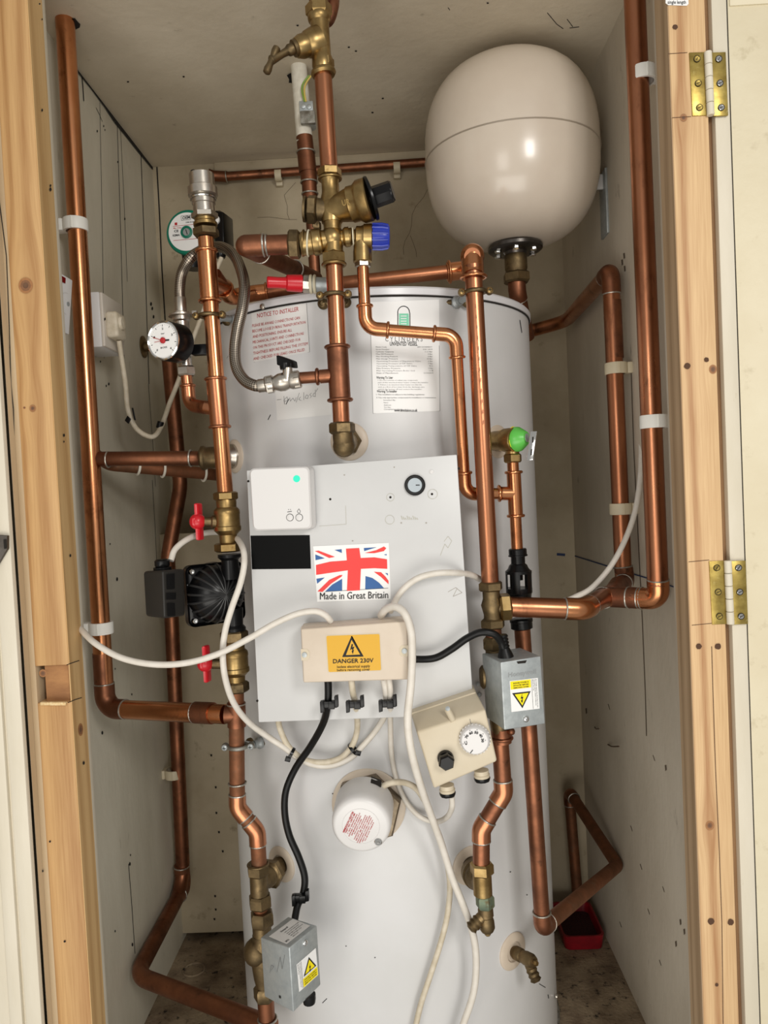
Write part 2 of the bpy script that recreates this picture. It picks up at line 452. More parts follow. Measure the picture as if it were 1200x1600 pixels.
def arc(pts, R, n=8):
    """polyline with rounded corners; also returns each corner's (in-dir, arc points, out-dir)"""
    pts = [V(p) for p in pts]; out = [pts[0]]; cs = []
    Rs = R if isinstance(R, (list, tuple)) else [R] * len(pts)
    for i in range(1, len(pts) - 1):
        d1 = (pts[i] - pts[i - 1]).normalized(); d2 = (pts[i + 1] - pts[i]).normalized()
        an = d1.angle(d2)
        if an < .02: out.append(pts[i]); cs.append(None); continue
        t = min(Rs[i] * math.tan(an / 2), (pts[i] - pts[i - 1]).length * .49, (pts[i + 1] - pts[i]).length * .49)
        r = t / math.tan(an / 2); A = pts[i] - d1 * t; cen = A + (d2 - d1 * d1.dot(d2)).normalized() * r
        a0 = A - cen; ap = []
        for k in range(n + 1):
            th = an * k / n; ap.append(cen + a0 * math.cos(th) + d1 * r * math.sin(th))
        out += ap; cs.append((d1, ap, d2))
    out.append(pts[-1]); return out, cs


def pipe(parent, pts, r, R=.02, mat=None, style='none', sl=.012, nm='pipe', fmat=None, seg=20, styles=None):
    """copper pipe; at each corner an elbow fitting (press: raised bead at both ends, solder: plain with a silver ring)"""
    mat = mat or cu; fmat = fmat or mat
    path, cs = arc(pts, R)
    b = MB().tube(path, r, seg); o = b.build(nm, mat, parent)
    for i, c in enumerate(cs):
        st = styles[i] if styles else style
        if c is None or st == 'none': continue
        d1, ap, d2 = c; e = MB(); A = ap[0] - d1 * sl; B_ = ap[-1] + d2 * sl
        e.tube([A] + ap + [B_], r + .0014, seg)
        if st == 'press':
            e.ring(A, d1, r + .0016, .0021); e.ring(B_, d2, r + .0016, .0021)
        eo = e.build('elbow', fmat, parent)
        if st == 'solder':
            s_ = MB(); s_.ring(A, d1, r + .0004, .0013, rs=8); s_.ring(B_, d2, r + .0004, .0013, rs=8); s_.build('solder_joint', solder, eo)
    return o


def bead(b, p, ax, r): return b.ring(p, ax, r + .0018, .0022)


def coupling(parent, a, b_, r, mat, nm='coupling', beads=True):
    a = V(a); b_ = V(b_); e = MB().tube([a, b_], r + .0015, 20)
    if beads: bead(e, a, b_ - a, r); bead(e, b_, b_ - a, r)
    return e.build(nm, mat, parent)


def solder_ring(parent, p, ax, r):
    return MB().ring(p, ax, r + .0004, .0014, rs=8).build('solder_joint', solder, parent)


def smooth(pts, n=8):
    p = [V(x) for x in pts]; p = [p[0] * 2 - p[1]] + p + [p[-1] * 2 - p[-2]]; out = []
    for i in range(1, len(p) - 2):
        for k in range(n):
            t = k / n; a, b, c, d = p[i - 1:i + 3]
            out.append(.5 * ((2 * b) + (c - a) * t + (2 * a - 5 * b + 4 * c - d) * t * t + (3 * b - a - 3 * c + d) * t ** 3))
    out.append(p[-2]); return out


def cable(name, label, pts, r, mat, cat='cable', group=None):
    return tag(MB().tube(smooth([P(*p) for p in pts]), r, 12).build(name, mat), label, cat, group)


def seg(px0, py0, px1, py1, Y, Y2=None):
    a = P(px0, py0, Y); b = P(px1, py1, Y2 if Y2 else Y); return a, (b - a).normalized(), (b - a).length


def lat(b, a, c, prof, m=0, sg=28):
    """lathe between world points a and c; prof radii in metres against 0..1"""
    L_ = (c - a).length; return b.lathe(a, c - a, [(r, t * L_) for r, t in prof], sg, m)

# ------------------------------------------------------------------ the cupboard itself
XL, XR, YB, ZC = -.505, .383, 1.70, 1.672


def XX(px, Y): return P(px, 800, Y).x


struct(MB().abox(XL - .02, XR + .02, .98, YB + .02, -.02, 0).build('floor', floorp))
struct(MB().abox(XL - .02, XR + .02, .99, YB + .02, ZC, ZC + .02).build('ceiling', ceilp))
wl = struct(MB().abox(XL - .02, XL, 1.03, YB, 0, ZC).build('wall_left', wallp))
wr = struct(MB().abox(XR, XR + .02, 1.0, YB, 0, ZC).build('wall_right', wallr))
wb = struct(MB().abox(XL - .02, XR + .02, YB, YB + .02, 0, ZC).build('wall_back', wallb))

# cracks between boards, dark joints, pen line
SL = lambda x, y, l: onX(x, y, XL + l)
SR = lambda x, y, l: onX(x, y, XR - l)
SB = lambda x, y, l: P(x, y, YB - l)
SCl = lambda x, y, l: onZ(x, y, ZC - l)
b = MB()
for x, y, x2, y2, wd in ((156, 160, 163, 560, .8), (183, 186, 194, 560, 1.0), (188, 194, 199, 440, .7), (220, 232, 233, 600, 1.4), (232, 600, 243, 760, .7), (238, 750, 246, 900, .8),
                          (201, 1350, 211, 1490, 1.3), (127, 110, 131, 158, 2.2), (150, 168, 160, 190, .8), (252, 480, 254, 560, 1.5)):
    b.line(SL, [(x, y), ((x + x2) / 2 + .5, (y + y2) / 2), (x2, y2)], wd * .7, .0005)
for x, y in ((162, 197), (164, 203), (152, 205), (184, 253), (128, 250), (195, 342), (236, 475), (240, 495), (238, 482), (157, 565), (170, 600), (166, 603), (172, 850), (180, 1045), (206, 1085), (183, 905), (160, 1145), (207, 1476), (203, 1350), (204, 1336), (180, 1455)):
    r_ = random.uniform(1, 2.4); b.poly(SL, [(x + r_ * math.cos(a) * .7, y + r_ * 1.5 * math.sin(a)) for a in (0, 1, 2.2, 3, 4.2, 5.3)], .0006)
b.build('board_crack', dark, wl)
b = MB()  # open joint between the left wall and the ceiling, and down the far corner
pts = [(84, 30), (112, 84), (125, 104), (146, 130), (168, 160), (182, 182), (200, 204), (222, 232), (243, 257)]
b.line(SL, [(x - 1, y + 7) for x, y in pts], 6.5, .0015)
b.line(SB, [(245, 258), (249, 330), (253, 420), (258, 500), (263, 600), (268, 680)], 2.0, .001)
b.build('dark_joint', dark, wl)
b = MB()
b.line(SR, [(986, 580), (990, 700), (998, 860), (1003, 960), (1008, 1080), (1010, 1150)], 1.3, .0006)
b.line(SR, [(980, 40), (960, 200), (905, 130)][:0] or [(966, 3), (940, 60), (906, 128)], 1.5, .0006)
for x, y in ((972, 410), (975, 400), (976, 420), (916, 1111), (1040, 1200), (1063, 1441), (1069, 1456), (870, 1200), (1056, 1475)):
    b.poly(SR, [(x - 1.5, y - 4), (x + 1, y - 5), (x + 1.5, y + 3), (x - .5, y + 5)], .0006)
for x, y in ((1000, 1350), (1012, 1420), (985, 1290), (1030, 1500), (950, 1100), (1020, 1180), (968, 1440), (1035, 1385)):
    b.line(SR, [(x, y), (x + 3, y + 9)], .8, .0006)
b.build('wall_scuff', pbr('scuff_brown', sRGB(96, 82, 66), rough=.9), wr)
MB().line(SR, [(896, 868), (960, 888), (1010, 903), (1056, 918)], 2.0, .0007).build('pen_line', blue_ink, wr)
MB().line(SB, [(870, 866), (883, 867)], 4, .0007).build('pen_mark', blue_ink, wb)
b = MB()
cr = MB()
for pts in ([(462, 285), (452, 296), (444, 305), (446, 312), (449, 322), (449, 334), (452, 343), (464, 343)], [(668, 296), (662, 308), (650, 322), (644, 335), (643, 352), (640, 364)], [(641, 368), (645, 378), (650, 392), (651, 402)], [(640, 364), (633, 376), (630, 388), (631, 398)], [(402, 340), (420, 339), (452, 343)]): cr.line(SB, pts, .55)
cr.build('hairline_crack', pbr('hairline', sRGB(84, 72, 54), rough=.9), wb)
b.line(SB, [(270, 256), (300, 254), (332, 251)], 2.2, .001)
for x, y in ((336, 1400), (337, 1421), (335, 1436), (337, 1230), (338, 1270), (342, 1300), (330, 1180), (348, 1330)):
    b.poly(SB, [(x - 1.6, y - 1.6), (x + 1.6, y - 1.4), (x + 1.4, y + 2), (x - 1, y + 1.8)], YB - 1.5995)
b.build('wall_crack', dark, wb)
# moulding under the ceiling on the back wall, and the board below
z0 = P(500, 252, YB).z
struct(MB().abox(P(335, 251, YB).x, XR, YB - .008, YB, z0 - .014, ZC, .002).build('trim_1', wallb))
z1 = P(320, 832, 1.60).z
struct(MB().abox(P(253, 1000, 1.60).x, -.235, 1.60, 1.615, P(330, 1457, 1.60).z, z1, .001).build('trim_2', wallb))
# strip of batten down the right wall behind the pipes
xs = XR
struct(MB().abox(XR - .006, XR, 1.03, 1.07, 0, ZC, .001).build('trim_3', wallr))
# ceiling: pipe holes with broken edges, scratches
b = MB()
def blob(S, cx, cy, rx, ry, n=14, j=.12, l=.001, m=0, bb=b):
    bb.poly(S, [(cx + rx * math.cos(2 * PI * i / n) * random.uniform(1 - j, 1 + j), cy + ry * math.sin(2 * PI * i / n) * random.uniform(1 - j, 1 + j)) for i in range(n)], l, m)
blob(SCl, 106, 38, 19, 11); blob(SCl, 463, 121, 15, 11, 18, .25)
for pts in ([(855, 20), (870, 38), (880, 45)], [(886, 30), (895, 42)], [(890, 44), (905, 42)], [(190, 130), (205, 160), (228, 205)][:0] or [(700, 12), (703, 16)]):
    b.line(SCl, pts, 1.1)
for x, y in ((762, 5), (598, 154), (582, 176), (287, 120), (200, 128), (545, 74), (556, 80), (465, 40)): blob(SCl, x, y, 1.8, 1.2)
b.build('ceiling_mark', dark, bpy.data.objects['ceiling'])
# plug hole ring in the floor
b = MB(); c = onZ(303, 1515, .001); b.ring(c, (0, 0, 1), .021, .0022); b.build('floor_disc', floorp, bpy.data.objects['floor'])

# opening: softwood framing and painted casings
kp = lambda x, y, Y, r: (P(x, y, Y).x + .6 * Y, P(x, y, Y).z, r)
wA = wood('pine_left', sRGB(204, 164, 112), sRGB(166, 122, 74), 'X', [kp(40, 446, .99, .0095), kp(51, 638, .99, .0045)])
wB = wood('pine_left_reveal_lit', sRGB(214, 178, 124), sRGB(184, 144, 92), 'Y', freq=60)  # same stud in lighter pine: light on the reveal painted in
wR = wood('pine_right', sRGB(218, 184, 138), sRGB(168, 122, 80), 'X', [kp(1068, 184, .955, .0045), kp(1114, 577, .955, .005), kp(1109, 1290, .955, .0055)], freq=48)
yA, yB = .99, 1.034
xa0, xa1 = XX(39, yA), XX(92, yA)
zt, zb = 1.75, -.05
zn0, zn1 = P(80, 1040, yA).z, P(80, 1098, yA).z   # the notch cut for a lock
b = MB()
b.abox(xa0, xa1, yA, yB, zn0, zt, .0012); b.abox(xa0, xa1, yA, yB, zb, zn1, .0012)
b.abox(xa0 + .009, xa1, yA + .008, yB, zn1 - .001, zn0 + .001, 0, 1)
o = struct(b.build('trim_4', [wA, sapw]))
# knots drawn with real rings on the stud: shader handles them; nail holes and pith marks
SA = lambda x, y, l: P(x, y, yA - l)
b = MB()
for x, y, r_ in ((78, 1315, 1.6), (101, 1471, 1.8), (66, 1361, 2), (62, 6, 1.4)): blob(SA, x, y, r_, r_, bb=b)
b.build('nail_hole', dark, o)
kb = MB()
def knot(bb, S, cx, cy, rx, ry, l=.0003):
    for k, m_ in ((1.0, 0), (.72, 1), (.4, 2)):
        bb.poly(S, [(cx + rx * k * math.cos(a * PI / 12), cy + ry * k * math.sin(a * PI / 12)) for a in range(24)], l + (1 - k) * .0003, m_)
kn1 = pbr('knot_rim', sRGB(168, 118, 72), sRGB(150, 102, 62), .6, scale=200); kn2 = pbr('knot_body', sRGB(138, 96, 64), sRGB(120, 82, 54), .6, scale=200); kn3 = pbr('knot_core', sRGB(98, 68, 48), sRGB(110, 78, 54), .6, scale=200)
knot(kb, SA, 40, 446, 11, 12); knot(kb, SA, 51, 638, 5, 5); knot(kb, SA, 38, 637, 2, 2); knot(kb, lambda x, y, l: P(x, y, yA + .008 - l), 67, 1052, 6, 6)
kb.build('knot', [kn1, kn2, kn3], o)
sw = MB(); sw.box(P(84, 1099, yA - .001), (.017, 0, -.0008), (0, .003, 0), (0, 0, .0022), .001); sw.build('saw_splinter', pbr('fresh_cut_wood', sRGB(236, 212, 166), sRGB(214, 178, 122), .8, scale=300, bump=.8), o)
# reveal face of the left stud as a thin skin, its stronger light put into the colour
b = MB(); b.abox(xa1 - .0005, xa1 + .0008, yA + .001, yB, zb, zt)
o = struct(b.build('trim_5', wB))
SV = lambda x, y, l: onX(x, y, xa1 + .0008 + l)
b = MB()
for x, y, r_ in ((66, 30, 1), (66, 172, 1.6), (79, 296, 2.2), (79, 290, 1.6), (100, 680, 1.8), (100, 690, 1.2), (110, 868, 1.7), (131, 1192, 2)): blob(SV, x, y, r_ * .8, r_ * 1.4, bb=b)
b.line(SV, [(104, 1039), (112, 1036), (124, 1032)], 1.2); b.line(SV, [(106, 1098), (118, 1093), (128, 1090)], 1.2)
b.build('nail_hole', dark, o)
kb = MB(); knot(kb, SV, 126, 1140, 4, 10); kb.build('knot', [kn1, kn2, kn3], o)
# white lining board behind the stud
struct(MB().abox(XL - .01, xa1 - .001, yB, yB + .014, zb, ZC, .001).build('trim_6', trimw))
# beige fillet and white casing on the far left
x30 = XX(30, yA)
struct(MB().abox(x30, xa0, yA + .001, yB, zb, zt, .0005).build('trim_7', beige))
b = MB(); b.line(lambda x, y, l: P(x, y, yA + .001 - l), [(-3, 300), (10, 400), (14, 500), (17, 600), (21, 640), (23, 740), (28, 780), (31, 860), (37, 940), (38, 1000), (43, 1100), (49, 1180), (52, 1240), (56, 1300), (61, 1400), (68, 1500), (74, 1600)], 1.5, .0006); b.build('paint_crack', dark, bpy.data.objects['trim_7'])
xc = XX(13, .957)
o = struct(MB().abox(x30 - .03, x30, .975, yB, zb, zt, .001).build('trim_8', beige))
b = MB()
b.abox(xc - .021, xc, .957, .9745, zb, zt, .0025)
b.abox(xc - .042, xc - .025, .957, .9745, zb, zt, .0025)
b.abox(xc - .10, xc, .963, .9745, zb, zt, .002)
o = struct(b.build('trim_9', trimw))
# dark steel latch keep on the casing
t = thing('latch_keep', 'dark grey steel latch keep cut by the picture edge on the painted casing', 'latch')
b = MB(); q = [P(-30, 834, .95), P(11, 837, .95), P(11, 858, .95), P(-30, 925, .95)]
b.box8(q + [p + V((0, .006, 0)) for p in q], .0008); b.build('plate', pbr('latch_steel', sRGB(92, 86, 80), sRGB(74, 68, 62), .5, .6, scale=90), t)
b = MB(); b.box(P(8, 850, .948), (.0015, 0, 0), (0, .001, 0), (0, 0, .006), .0005); b.build('slot', dark, t)

# right stud, its reveal, the door
yR0 = .955
xr0, xr1 = XX(1072, yR0), XX(1128, yR0)
yR1 = yR0 * (P(1072, 800, 1).x / P(1052, 800, 1).x)
o = struct(MB().abox(xr0, xr1, yR0, yR1, zb, zt, .0012).build('trim_10', wR))
SRr = lambda x, y, l: P(x, y, yR0 - l)
b = MB()
for x, y, r_ in ((1055, 42, 4), (1074, 572, 5), (1104, 562, 3.8), (1092, 1010, 4.5), (1122, 1010, 4.8), (1111, 1440, 5), (1142, 1441, 5), (1120, 1539, 2.6)):
    blob(SRr, x, y, r_, r_, 16, .1, bb=b)
b.line(SRr, [(1112, 1010), (1114, 1080), (1118, 1200), (1124, 1330), (1128, 1440), (1130, 1600)], 1.1)
b.line(SRr, [(1044, 84), (1074, 82)], .9); b.line(SRr, [(1050, 184), (1080, 182)], .9); b.line(SRr, [(1076, 878), (1108, 875)], .9); b.line(SRr, [(1081, 977), (1112, 974)], .9)
b.build('screw_hole', pbr('hole_brown', sRGB(84, 58, 40), rough=.9), o)
kb = MB(); knot(kb, SRr, 1109, 1290, 6, 7); knot(kb, SRr, 1068, 184, 5.5, 5); knot(kb, SRr, 1114, 577, 6, 7); kb.build('knot', [kn1, kn2, kn3], o)
b = MB(); b.abox(xr0 - .0008, xr0 + .0004, yR0 + .001, yR1, zb, zt)
struct(b.build('trim_11', wood('pine_right_reveal_shaded', sRGB(186, 158, 124), sRGB(150, 122, 88), 'Y', freq=50)))  # same stud in darker pine: shade on the reveal painted in
# white packing strip behind the right stud
struct(MB().abox(xr0 + .004, XR + .03, yR1, 1.02, zb, ZC, .001).build('trim_12', wallr))
# the opened door, swung flat beside the opening
xd0, xd1 = XX(1138, .958), XX(1162, .958)
struct(MB().abox(xr1, xd0 + .001, .968, 1.0, zb, zt).build('trim_13', pbr('gap_brown', sRGB(150, 116, 80), sRGB(110, 80, 52), .8, scale=30, stretch=(1, 1, .1))))
door = struct(MB().abox(xd0, xd1 - .0004, .958, .995, zb, zt, .0012).build('door_1', trimw))
MB().abox(xd1, xd1 + .16, .957, .990, zb, zt, .001).build('door_panel', doorp, door)
MB().abox(xd1 - .0006, xd1 + .0002, .9576, .96, zb, zt).build('door_joint', dark, door)
b = MB(); b.abox(xd1 + .002, xd1 + .16, .955, .958, P(1180, 8, .957).z, zt, .001); b.build('door_rail', doorp, door)

# brass butt hinges with painted knuckles
def hinge(name_l, y0, label):
    t = thing('butt_hinge', label, 'hinge', 'brass hinges of the cupboard door')
    Sf = lambda x, y, l: P(x, y, .9545 - l)
    q = y0
    cx = 1105 if y0 < 400 else 1136
    def leaf(x0, x1, nm):
        f = [P(x0, y0 + 2, .9535), P(x1, y0 + 1, .9535), P(x1 + 4, y0 + 100, .9535), P(x0 + 5, y0 + 101, .9535)]
        l_ = MB().box8(f + [p + V((0, .003, 0)) for p in f], .0004).build('leaf', hingeb, t)
        return l_
    l1 = leaf(cx - 28, cx - 2, 'leaf'); l2 = leaf(cx + 5, cx + 29, 'leaf')
    for k in range(3):
        for (xx, lf, m_) in ((cx - 16 + k * 2, l1, hingeb), (cx + 18 + k * 2, l2, chrome)):
            c = P(xx, y0 + 12 + k * 38, .953)
            s_ = MB().lathe(c, (0, -1, 0), [(.0036, 0), (.0036, .0006), (.003, .0010), (.0005, .0008)], 20)
            s_.build('screw', m_, lf)
            d = MB().ring(c + V((0, -.0006, 0)), (0, 1, 0), .0037, .0004, 20, 6)
            sl = (.0026, 0, .0012) if k else (.0018, 0, .0024)
            d.box(c + V((0, -.0011, 0)), sl, (0, .0002, 0), (.0002 * -sl[2] / .003, 0, .0003), 0)
            d.build('screw_slot', dark, lf)
    for k in range(5):
        a = P(cx + 1 + k * .9, y0 + 1 + k * 20, .9515); c = P(cx + 2 + k * .9, y0 + 20.2 + k * 20, .9515)
        MB().lathe(a, c - a, [(.0040, 0), (.0045, .0006), (.0045, (c - a).length - .0006), (.0040, (c - a).length)], 18).build('knuckle', trimw, t)
hinge('upper', 80, 'upper brass butt hinge with white painted knuckle between pine stud and cream door')
hinge('lower', 875, 'lower brass butt hinge with one chipped leaf, below the upper one on the pine stud')
# paper sticker at the very top of the right stud
t = thing('paper_sticker', 'small white sticker with printed words at the top of the pine stud beside the door', 'sticker')
b = MB(); b.poly(SRr, [(1040, -22), (1074, -22), (1076, 6), (1073, 9), (1044, 8), (1040, 5)], .0006, 0)
b.text(SRr, Q(1042, -8, 1074, -8, 1074, 8, 1042, 8), 'single length', .04, .93, .86, .34, .001, 1, .01)
b.build('sheet', [lab_w, ink], t)
# nails on the right wall
for i, (x, y, x2, y2, d_) in enumerate(((929, 1136, 943, 1138, 'short bent nail above the longer one in the shaded side wall'), (949, 1163, 974, 1166, 'long bent nail under the shorter one in the shaded side wall'))):
    a = onX(x, y, XR + .002); e = onX(x2, y2, XR - .004)
    o = MB().tube(smooth([a, (a + e) / 2 + V((-.006, 0, -.002)), e + V((-.008, 0, 0))], 4), .0012, 8).build('bent_nail', pbr('rusty_steel', sRGB(120, 104, 84), sRGB(84, 62, 44), .6, .5, scale=200)); tag(o, d_, 'nail', 'nails in the side wall')

# ------------------------------------------------------------------ hot water tank
ztop = T(600, 462).z; zl = T(600, 449, 0).z
tk = thing('hot_water_tank', 'tall white enamelled hot water cylinder standing in the middle of the cupboard', 'water tank')
MB().lathe((TX, TY, .006), (0, 0, 1), [(TR - .006, 0), (TR, .006), (TR, ztop - .006)], 96, cap=True).build('shell', tankm, tk)
MB().lathe((TX, TY, ztop + .001), (0, 0, 1), [(TR - .004, -.002), (TR + .0035, 0), (TR + .0035, zl - ztop - .003), (TR + .001, zl - ztop), (TR - .02, zl - ztop + .004), (0, zl - ztop + .006)], 96, cap=False).build('lid', tankl, tk)
MB().ring((TX, TY, ztop - .0005), (0, 0, 1), TR + .0012, .0013, 96, 8).build('lid_seam', dark, tk)
MB().ring((TX, TY, .012), (0, 0, 1), TR + .001, .003, 96, 8).build('base_band', zinc, tk)
b = MB()
for x, y in ((413, 480), (866, 1556)): p = T(x, y, .004); b.lathe(p, T.n(x, y), [(.0042, -.001), (.0042, .0014), (.003, .0026), (0, .003)], 16, 0)
b.build('lid_screw', nickel, tk)
def Tth(px, py): return T(px, py)
def ticks(bb, S, pts, m=0, l=.0006, r=1.2):
    for x, y in pts: blob(S, x, y, r, r * random.uniform(.7, 1.2), 7, .3, l, m, bb)
b = MB(); ticks(b, T, [(586, 1496), (797, 1362), (541, 1478), (454, 1222), (455, 1224), (823, 1398), (520, 1240)], r=1.1)
for p in ([(447, 632), (452, 623)], [(419, 656), (423, 648)], [(504, 1567), (511, 1560)], [(842, 1537), (852, 1543)], [(856, 1554), (857, 1560)], [(846, 505), (838, 520)][:0] or [(812, 500), (815, 520)]): b.line(T, p, 1.1)
b.build('scuff_mark', ink, tk)['kind'] = 'stuff'

# installer notice, printed straight on a clear film
b = MB(); q = Q(393, 488, 479, 474, 484, 550, 397, 566)
b.grid(T, q, .0003, 0, 12, 2)
b.line(T, [(479, 474), (484, 550)], .5, .0005, 2); b.line(T, [(397, 566), (484, 550)], .5, .0005, 2)
q = Q(393, 484, 483, 469, 483, 550, 396, 566)
rows = ['PLEASE BE AWARE CONNECTIONS CAN', 'BECOME LOOSE DURING TRANSPORTATION', 'AND POSITIONING. ENSURE ALL', 'MECHANICAL JOINTS AND CONNECTIONS', 'ON THIS PRODUCT ARE CHECKED FOR', 'TIGHTNESS BEFORE FILLING THE SYSTEM', 'AND CHECKED FOR LEAKS ONCE FILLED.']
ends = [.84, .94, .70, .91, .85, .98, .94]
b.text(T, q, 'NOTICE TO INSTALLER', .10, .82, .175, .085, .0008, 1, .0)
for i, (t_, e) in enumerate(zip(rows, ends)): b.text(T, q, t_, .01, e, .335 + i * .105, .056, .0008, 1, .0)
b.build('installer_notice', [lab_s, red_ink, grey_ink], tk)
# blank film with handwriting
b = MB(); q = Q(430, 606, 516, 598, 518, 648, 433, 657); b.grid(T, q, .0003, 0, 10, 2)
for p in ([(433, 625), (440, 624)], [(444, 619), (445, 632), (444, 625), (449, 620), (450, 626), (445, 627)], [(453, 621), (454, 627), (458, 622), (461, 627), (463, 621)],
          [(468, 614), (463, 629)], [(470, 620), (467, 624), (471, 626)], [(475, 613), (475, 625)], [(479, 617), (477, 622), (481, 623), (482, 618), (479, 617)], [(487, 614), (484, 617), (487, 619), (485, 622)], [(493, 609), (493, 620), (489, 619), (490, 615), (493, 614)], [(497, 607), (494, 612)], [(355, 560), (357, 556)]):
    b.line(T, p, .55, .0006, 1)
b.build('handwritten_note', [lab_s, grey_ink], tk)['kind'] = 'stuff'
# rating label
q = Q(578, 472, 686, 468, 687, 642, 583, 646)
b = MB(); b.grid(T, q, .0003, 0, 14, 4)
for e in ([(578, 472), (583, 646)], [(583, 646), (687, 642)], [(687, 642), (686, 540)]): b.line(T, e, .5, .0005, 3)
q = Q(578, 517, 690, 517, 694, 645, 582, 645)
b.text(T, Q(602, 524, 660, 524, 660, 534, 602, 534), 'C Y L I N D E R S', 0, 1, .95, .75, .0008, 3)
b.text(T, Q(609, 533, 652, 533, 652, 541, 609, 541), 'UNVENTED VESSEL', 0, 1, .9, .8, .0008, 1, .012)
L_ = [('Model Code', .15), ('Serial Number', .19), ('Cylinder Capacity', .25), ('Max Fill Pressure', .24), ('Max Working Pressure', .3), ('Max Design Pressure', .3), ('Operating Pressure of Expansion Valve', .62), ('Operating Pressure of T/P Valve', .5), ('Operating Temperature of T/P Valve', .56), ('Max Primary Pressure', .33), ('Max Operating Pressure Boiler Coil', .53), ('Date of Manufacture', .3)]
R_ = ['ADV 210 INDIRECT', '210 / 2019', '11.5 Bar', '3 Bar', '6 Bar', '10 Bar', '6 Bar', '7 Bar', '90 C', '3 Mpa', '11.8', '12/10/2019']
for i, ((t_, w_), r_) in enumerate(zip(L_, R_)):
    yv = .205 + i * .0258 * 1.12
    b.text(T, q, t_, .075, .075 + w_, yv, .015, .0008, 3, .0); b.text(T, q, r_, .86 - len(r_) * .013, .86, yv, .015, .0008, 3, .0)
b.text(T, q, 'Warning To User', .07, .30, .585, .03, .0008, 1, .012)
for i, (t_, w_) in enumerate((('1: Do not remove or adjust any component', .60), ('part of this unvented water heater contact the installer', .76), ('2: If there is an unvented water heater not shut the', .66), ('such as a flow of hot water from the discharge pipe', .70), ('switch the heater off and contact the installer', .66))):
    b.text(T, q, t_, .09, .09 + w_ * .92, .61 + i * .0275, .014, .0008, 3, .0)
b.text(T, q, 'Warning To Installer', .07, .35, .752, .03, .0008, 1, .012)
b.text(T, q, '1: This installation is subject to the building regulations', .06, .73, .785, .015, .0008, 3, .01)
b.text(T, q, '2: Use only appropriate components for installation or maintenance', .06, .89, .822, .015, .0008, 3, .01)
for i, t_ in enumerate(('Installed By:', 'Name:', 'Address:')): b.text(T, q, t_, .16, .16 + len(t_) * .013, .853 + i * .03, .014, .0008, 3)
b.text(T, q, 'Tel No:', .16, .26, .946 - .005, .014, .0008, 3); b.text(T, q, 'Completion Date:', .16, .42, .968 - .003, .014, .0008, 3)
b.text(T, Q(616, 636, 652, 636, 652, 645, 616, 645), 'www.elmchakon.co.uk', 0, 1, .8, .5, .0008, 1, .02)
pts = [(621.5, 514), (621.5, 490)] + [(630.5 - 9.2 * math.cos(a * PI / 8), 488 - 9.5 * math.sin(a * PI / 8)) for a in range(9)] + [(640.3, 490), (640.5, 514)]
b.line(T, pts, 1.3, .0007, 1)
b.poly(T, [(623.5, 490), (638.5, 490), (639, 508), (639, 514), (624, 514), (623.5, 508)], .0006, 2)
for i in range(4): b.line(T, [(626, 494 + i * 4), (635, 494 + i * 4)], 1.2, .0008, 0)
b.build('rating_label', [lab_w, ink, grn_l, grey_ink], tk)

def flange(px, py, r, label=None, m=None):
    p = T(px, py); n = T.n(px, py)
    o = MB().lathe(p - n * .003, n, [(r, 0), (r, .004), (r - .003, .0062), (r * .55, .0065), (r * .5, .004)], 40).build('flange_gasket', m or crm2, tk)
    return p, n, o
f_hot = flange(546, 690, .027); f_coilT = flange(367, 713, .026); f_ret = flange(440, 1350, .027); f_flow = flange(735, 1352, .029); f_drain = flange(801, 1486, .028); f_tp = flange(778, 690, .025)

# ------------------------------------------------------------------ white control panel on the tank's front
pn = thing('control_panel', 'flat white sheet metal front cover hung on the hot water cylinder', 'panel')
qf = [P(385, 735, 1.038), P(714, 710, 1.012), P(739, 1117, 1.012), P(404, 1129, 1.038)]
S0 = Plane(qf[0], qf[1], qf[3])
b = MB(); qf = [S0(385, 735), S0(714, 710), S0(741, 1117), S0(404, 1129)]
b.box8(qf + [p + V((0, .075, 0)) for p in qf], .0016).build('cover', panelm, pn)
b = MB()
for x, y in ((516, 780), (610, 777), (675, 772)): p = S0(x, y); b.lathe(p - S0.n * .001, S0.n, [(.0016, 0), (.0016, .0013)], 12)
for x, y in ((383, 752), (717, 732), (402, 1095), (737, 1084)): blob(S0, min(max(x, 388), 734), y, 1.8, 2, 9, .2, .0004, 0, b)
b.build('screw_hole', dark, pn)
b = MB()
for x, y in ((674, 737),): b.lathe(S0(x, y), S0.n, [(.0028, -.001), (.0028, .0008), (.001, .0016)], 14)
b.build('blank_rivet', whp, pn)
b = MB()
for cx, cy, R_ in ((610, 777, 6), (676, 772, 7.5), (609, 812, 7)):
    b.line(S0, [(cx + R_ * math.cos(a * PI / 12), cy + R_ * math.sin(a * PI / 12)) for a in range(25)], .7, .0004, 0)
b.line(S0, [(499, 822), (541, 819), (540, 790)], .6, .0004, 0)
b.line(S0, [(700, 925), (712, 918), (722, 926), (708, 932), (714, 920)], .7, .0004, 1)
b.line(S0, [(694, 846), (700, 838), (706, 845), (700, 856), (695, 850), (688, 868)], .8, .0004, 0)
for i in range(9): b.line(S0, [(627 + i * 3, 806 + (i % 3) * 1.5), (629 + i * 3, 812)], 1.3, .0004, 0)
ticks(b, S0, [(551, 845), (627, 817), (666, 817), (538, 742), (616, 730)], 1, .0004, 1.3)
b.build('glue_residue', [pbr('residue', sRGB(182, 180, 168), rough=.5), pbr('smudge', sRGB(160, 154, 144), rough=.6)], pn)['kind'] = 'stuff'
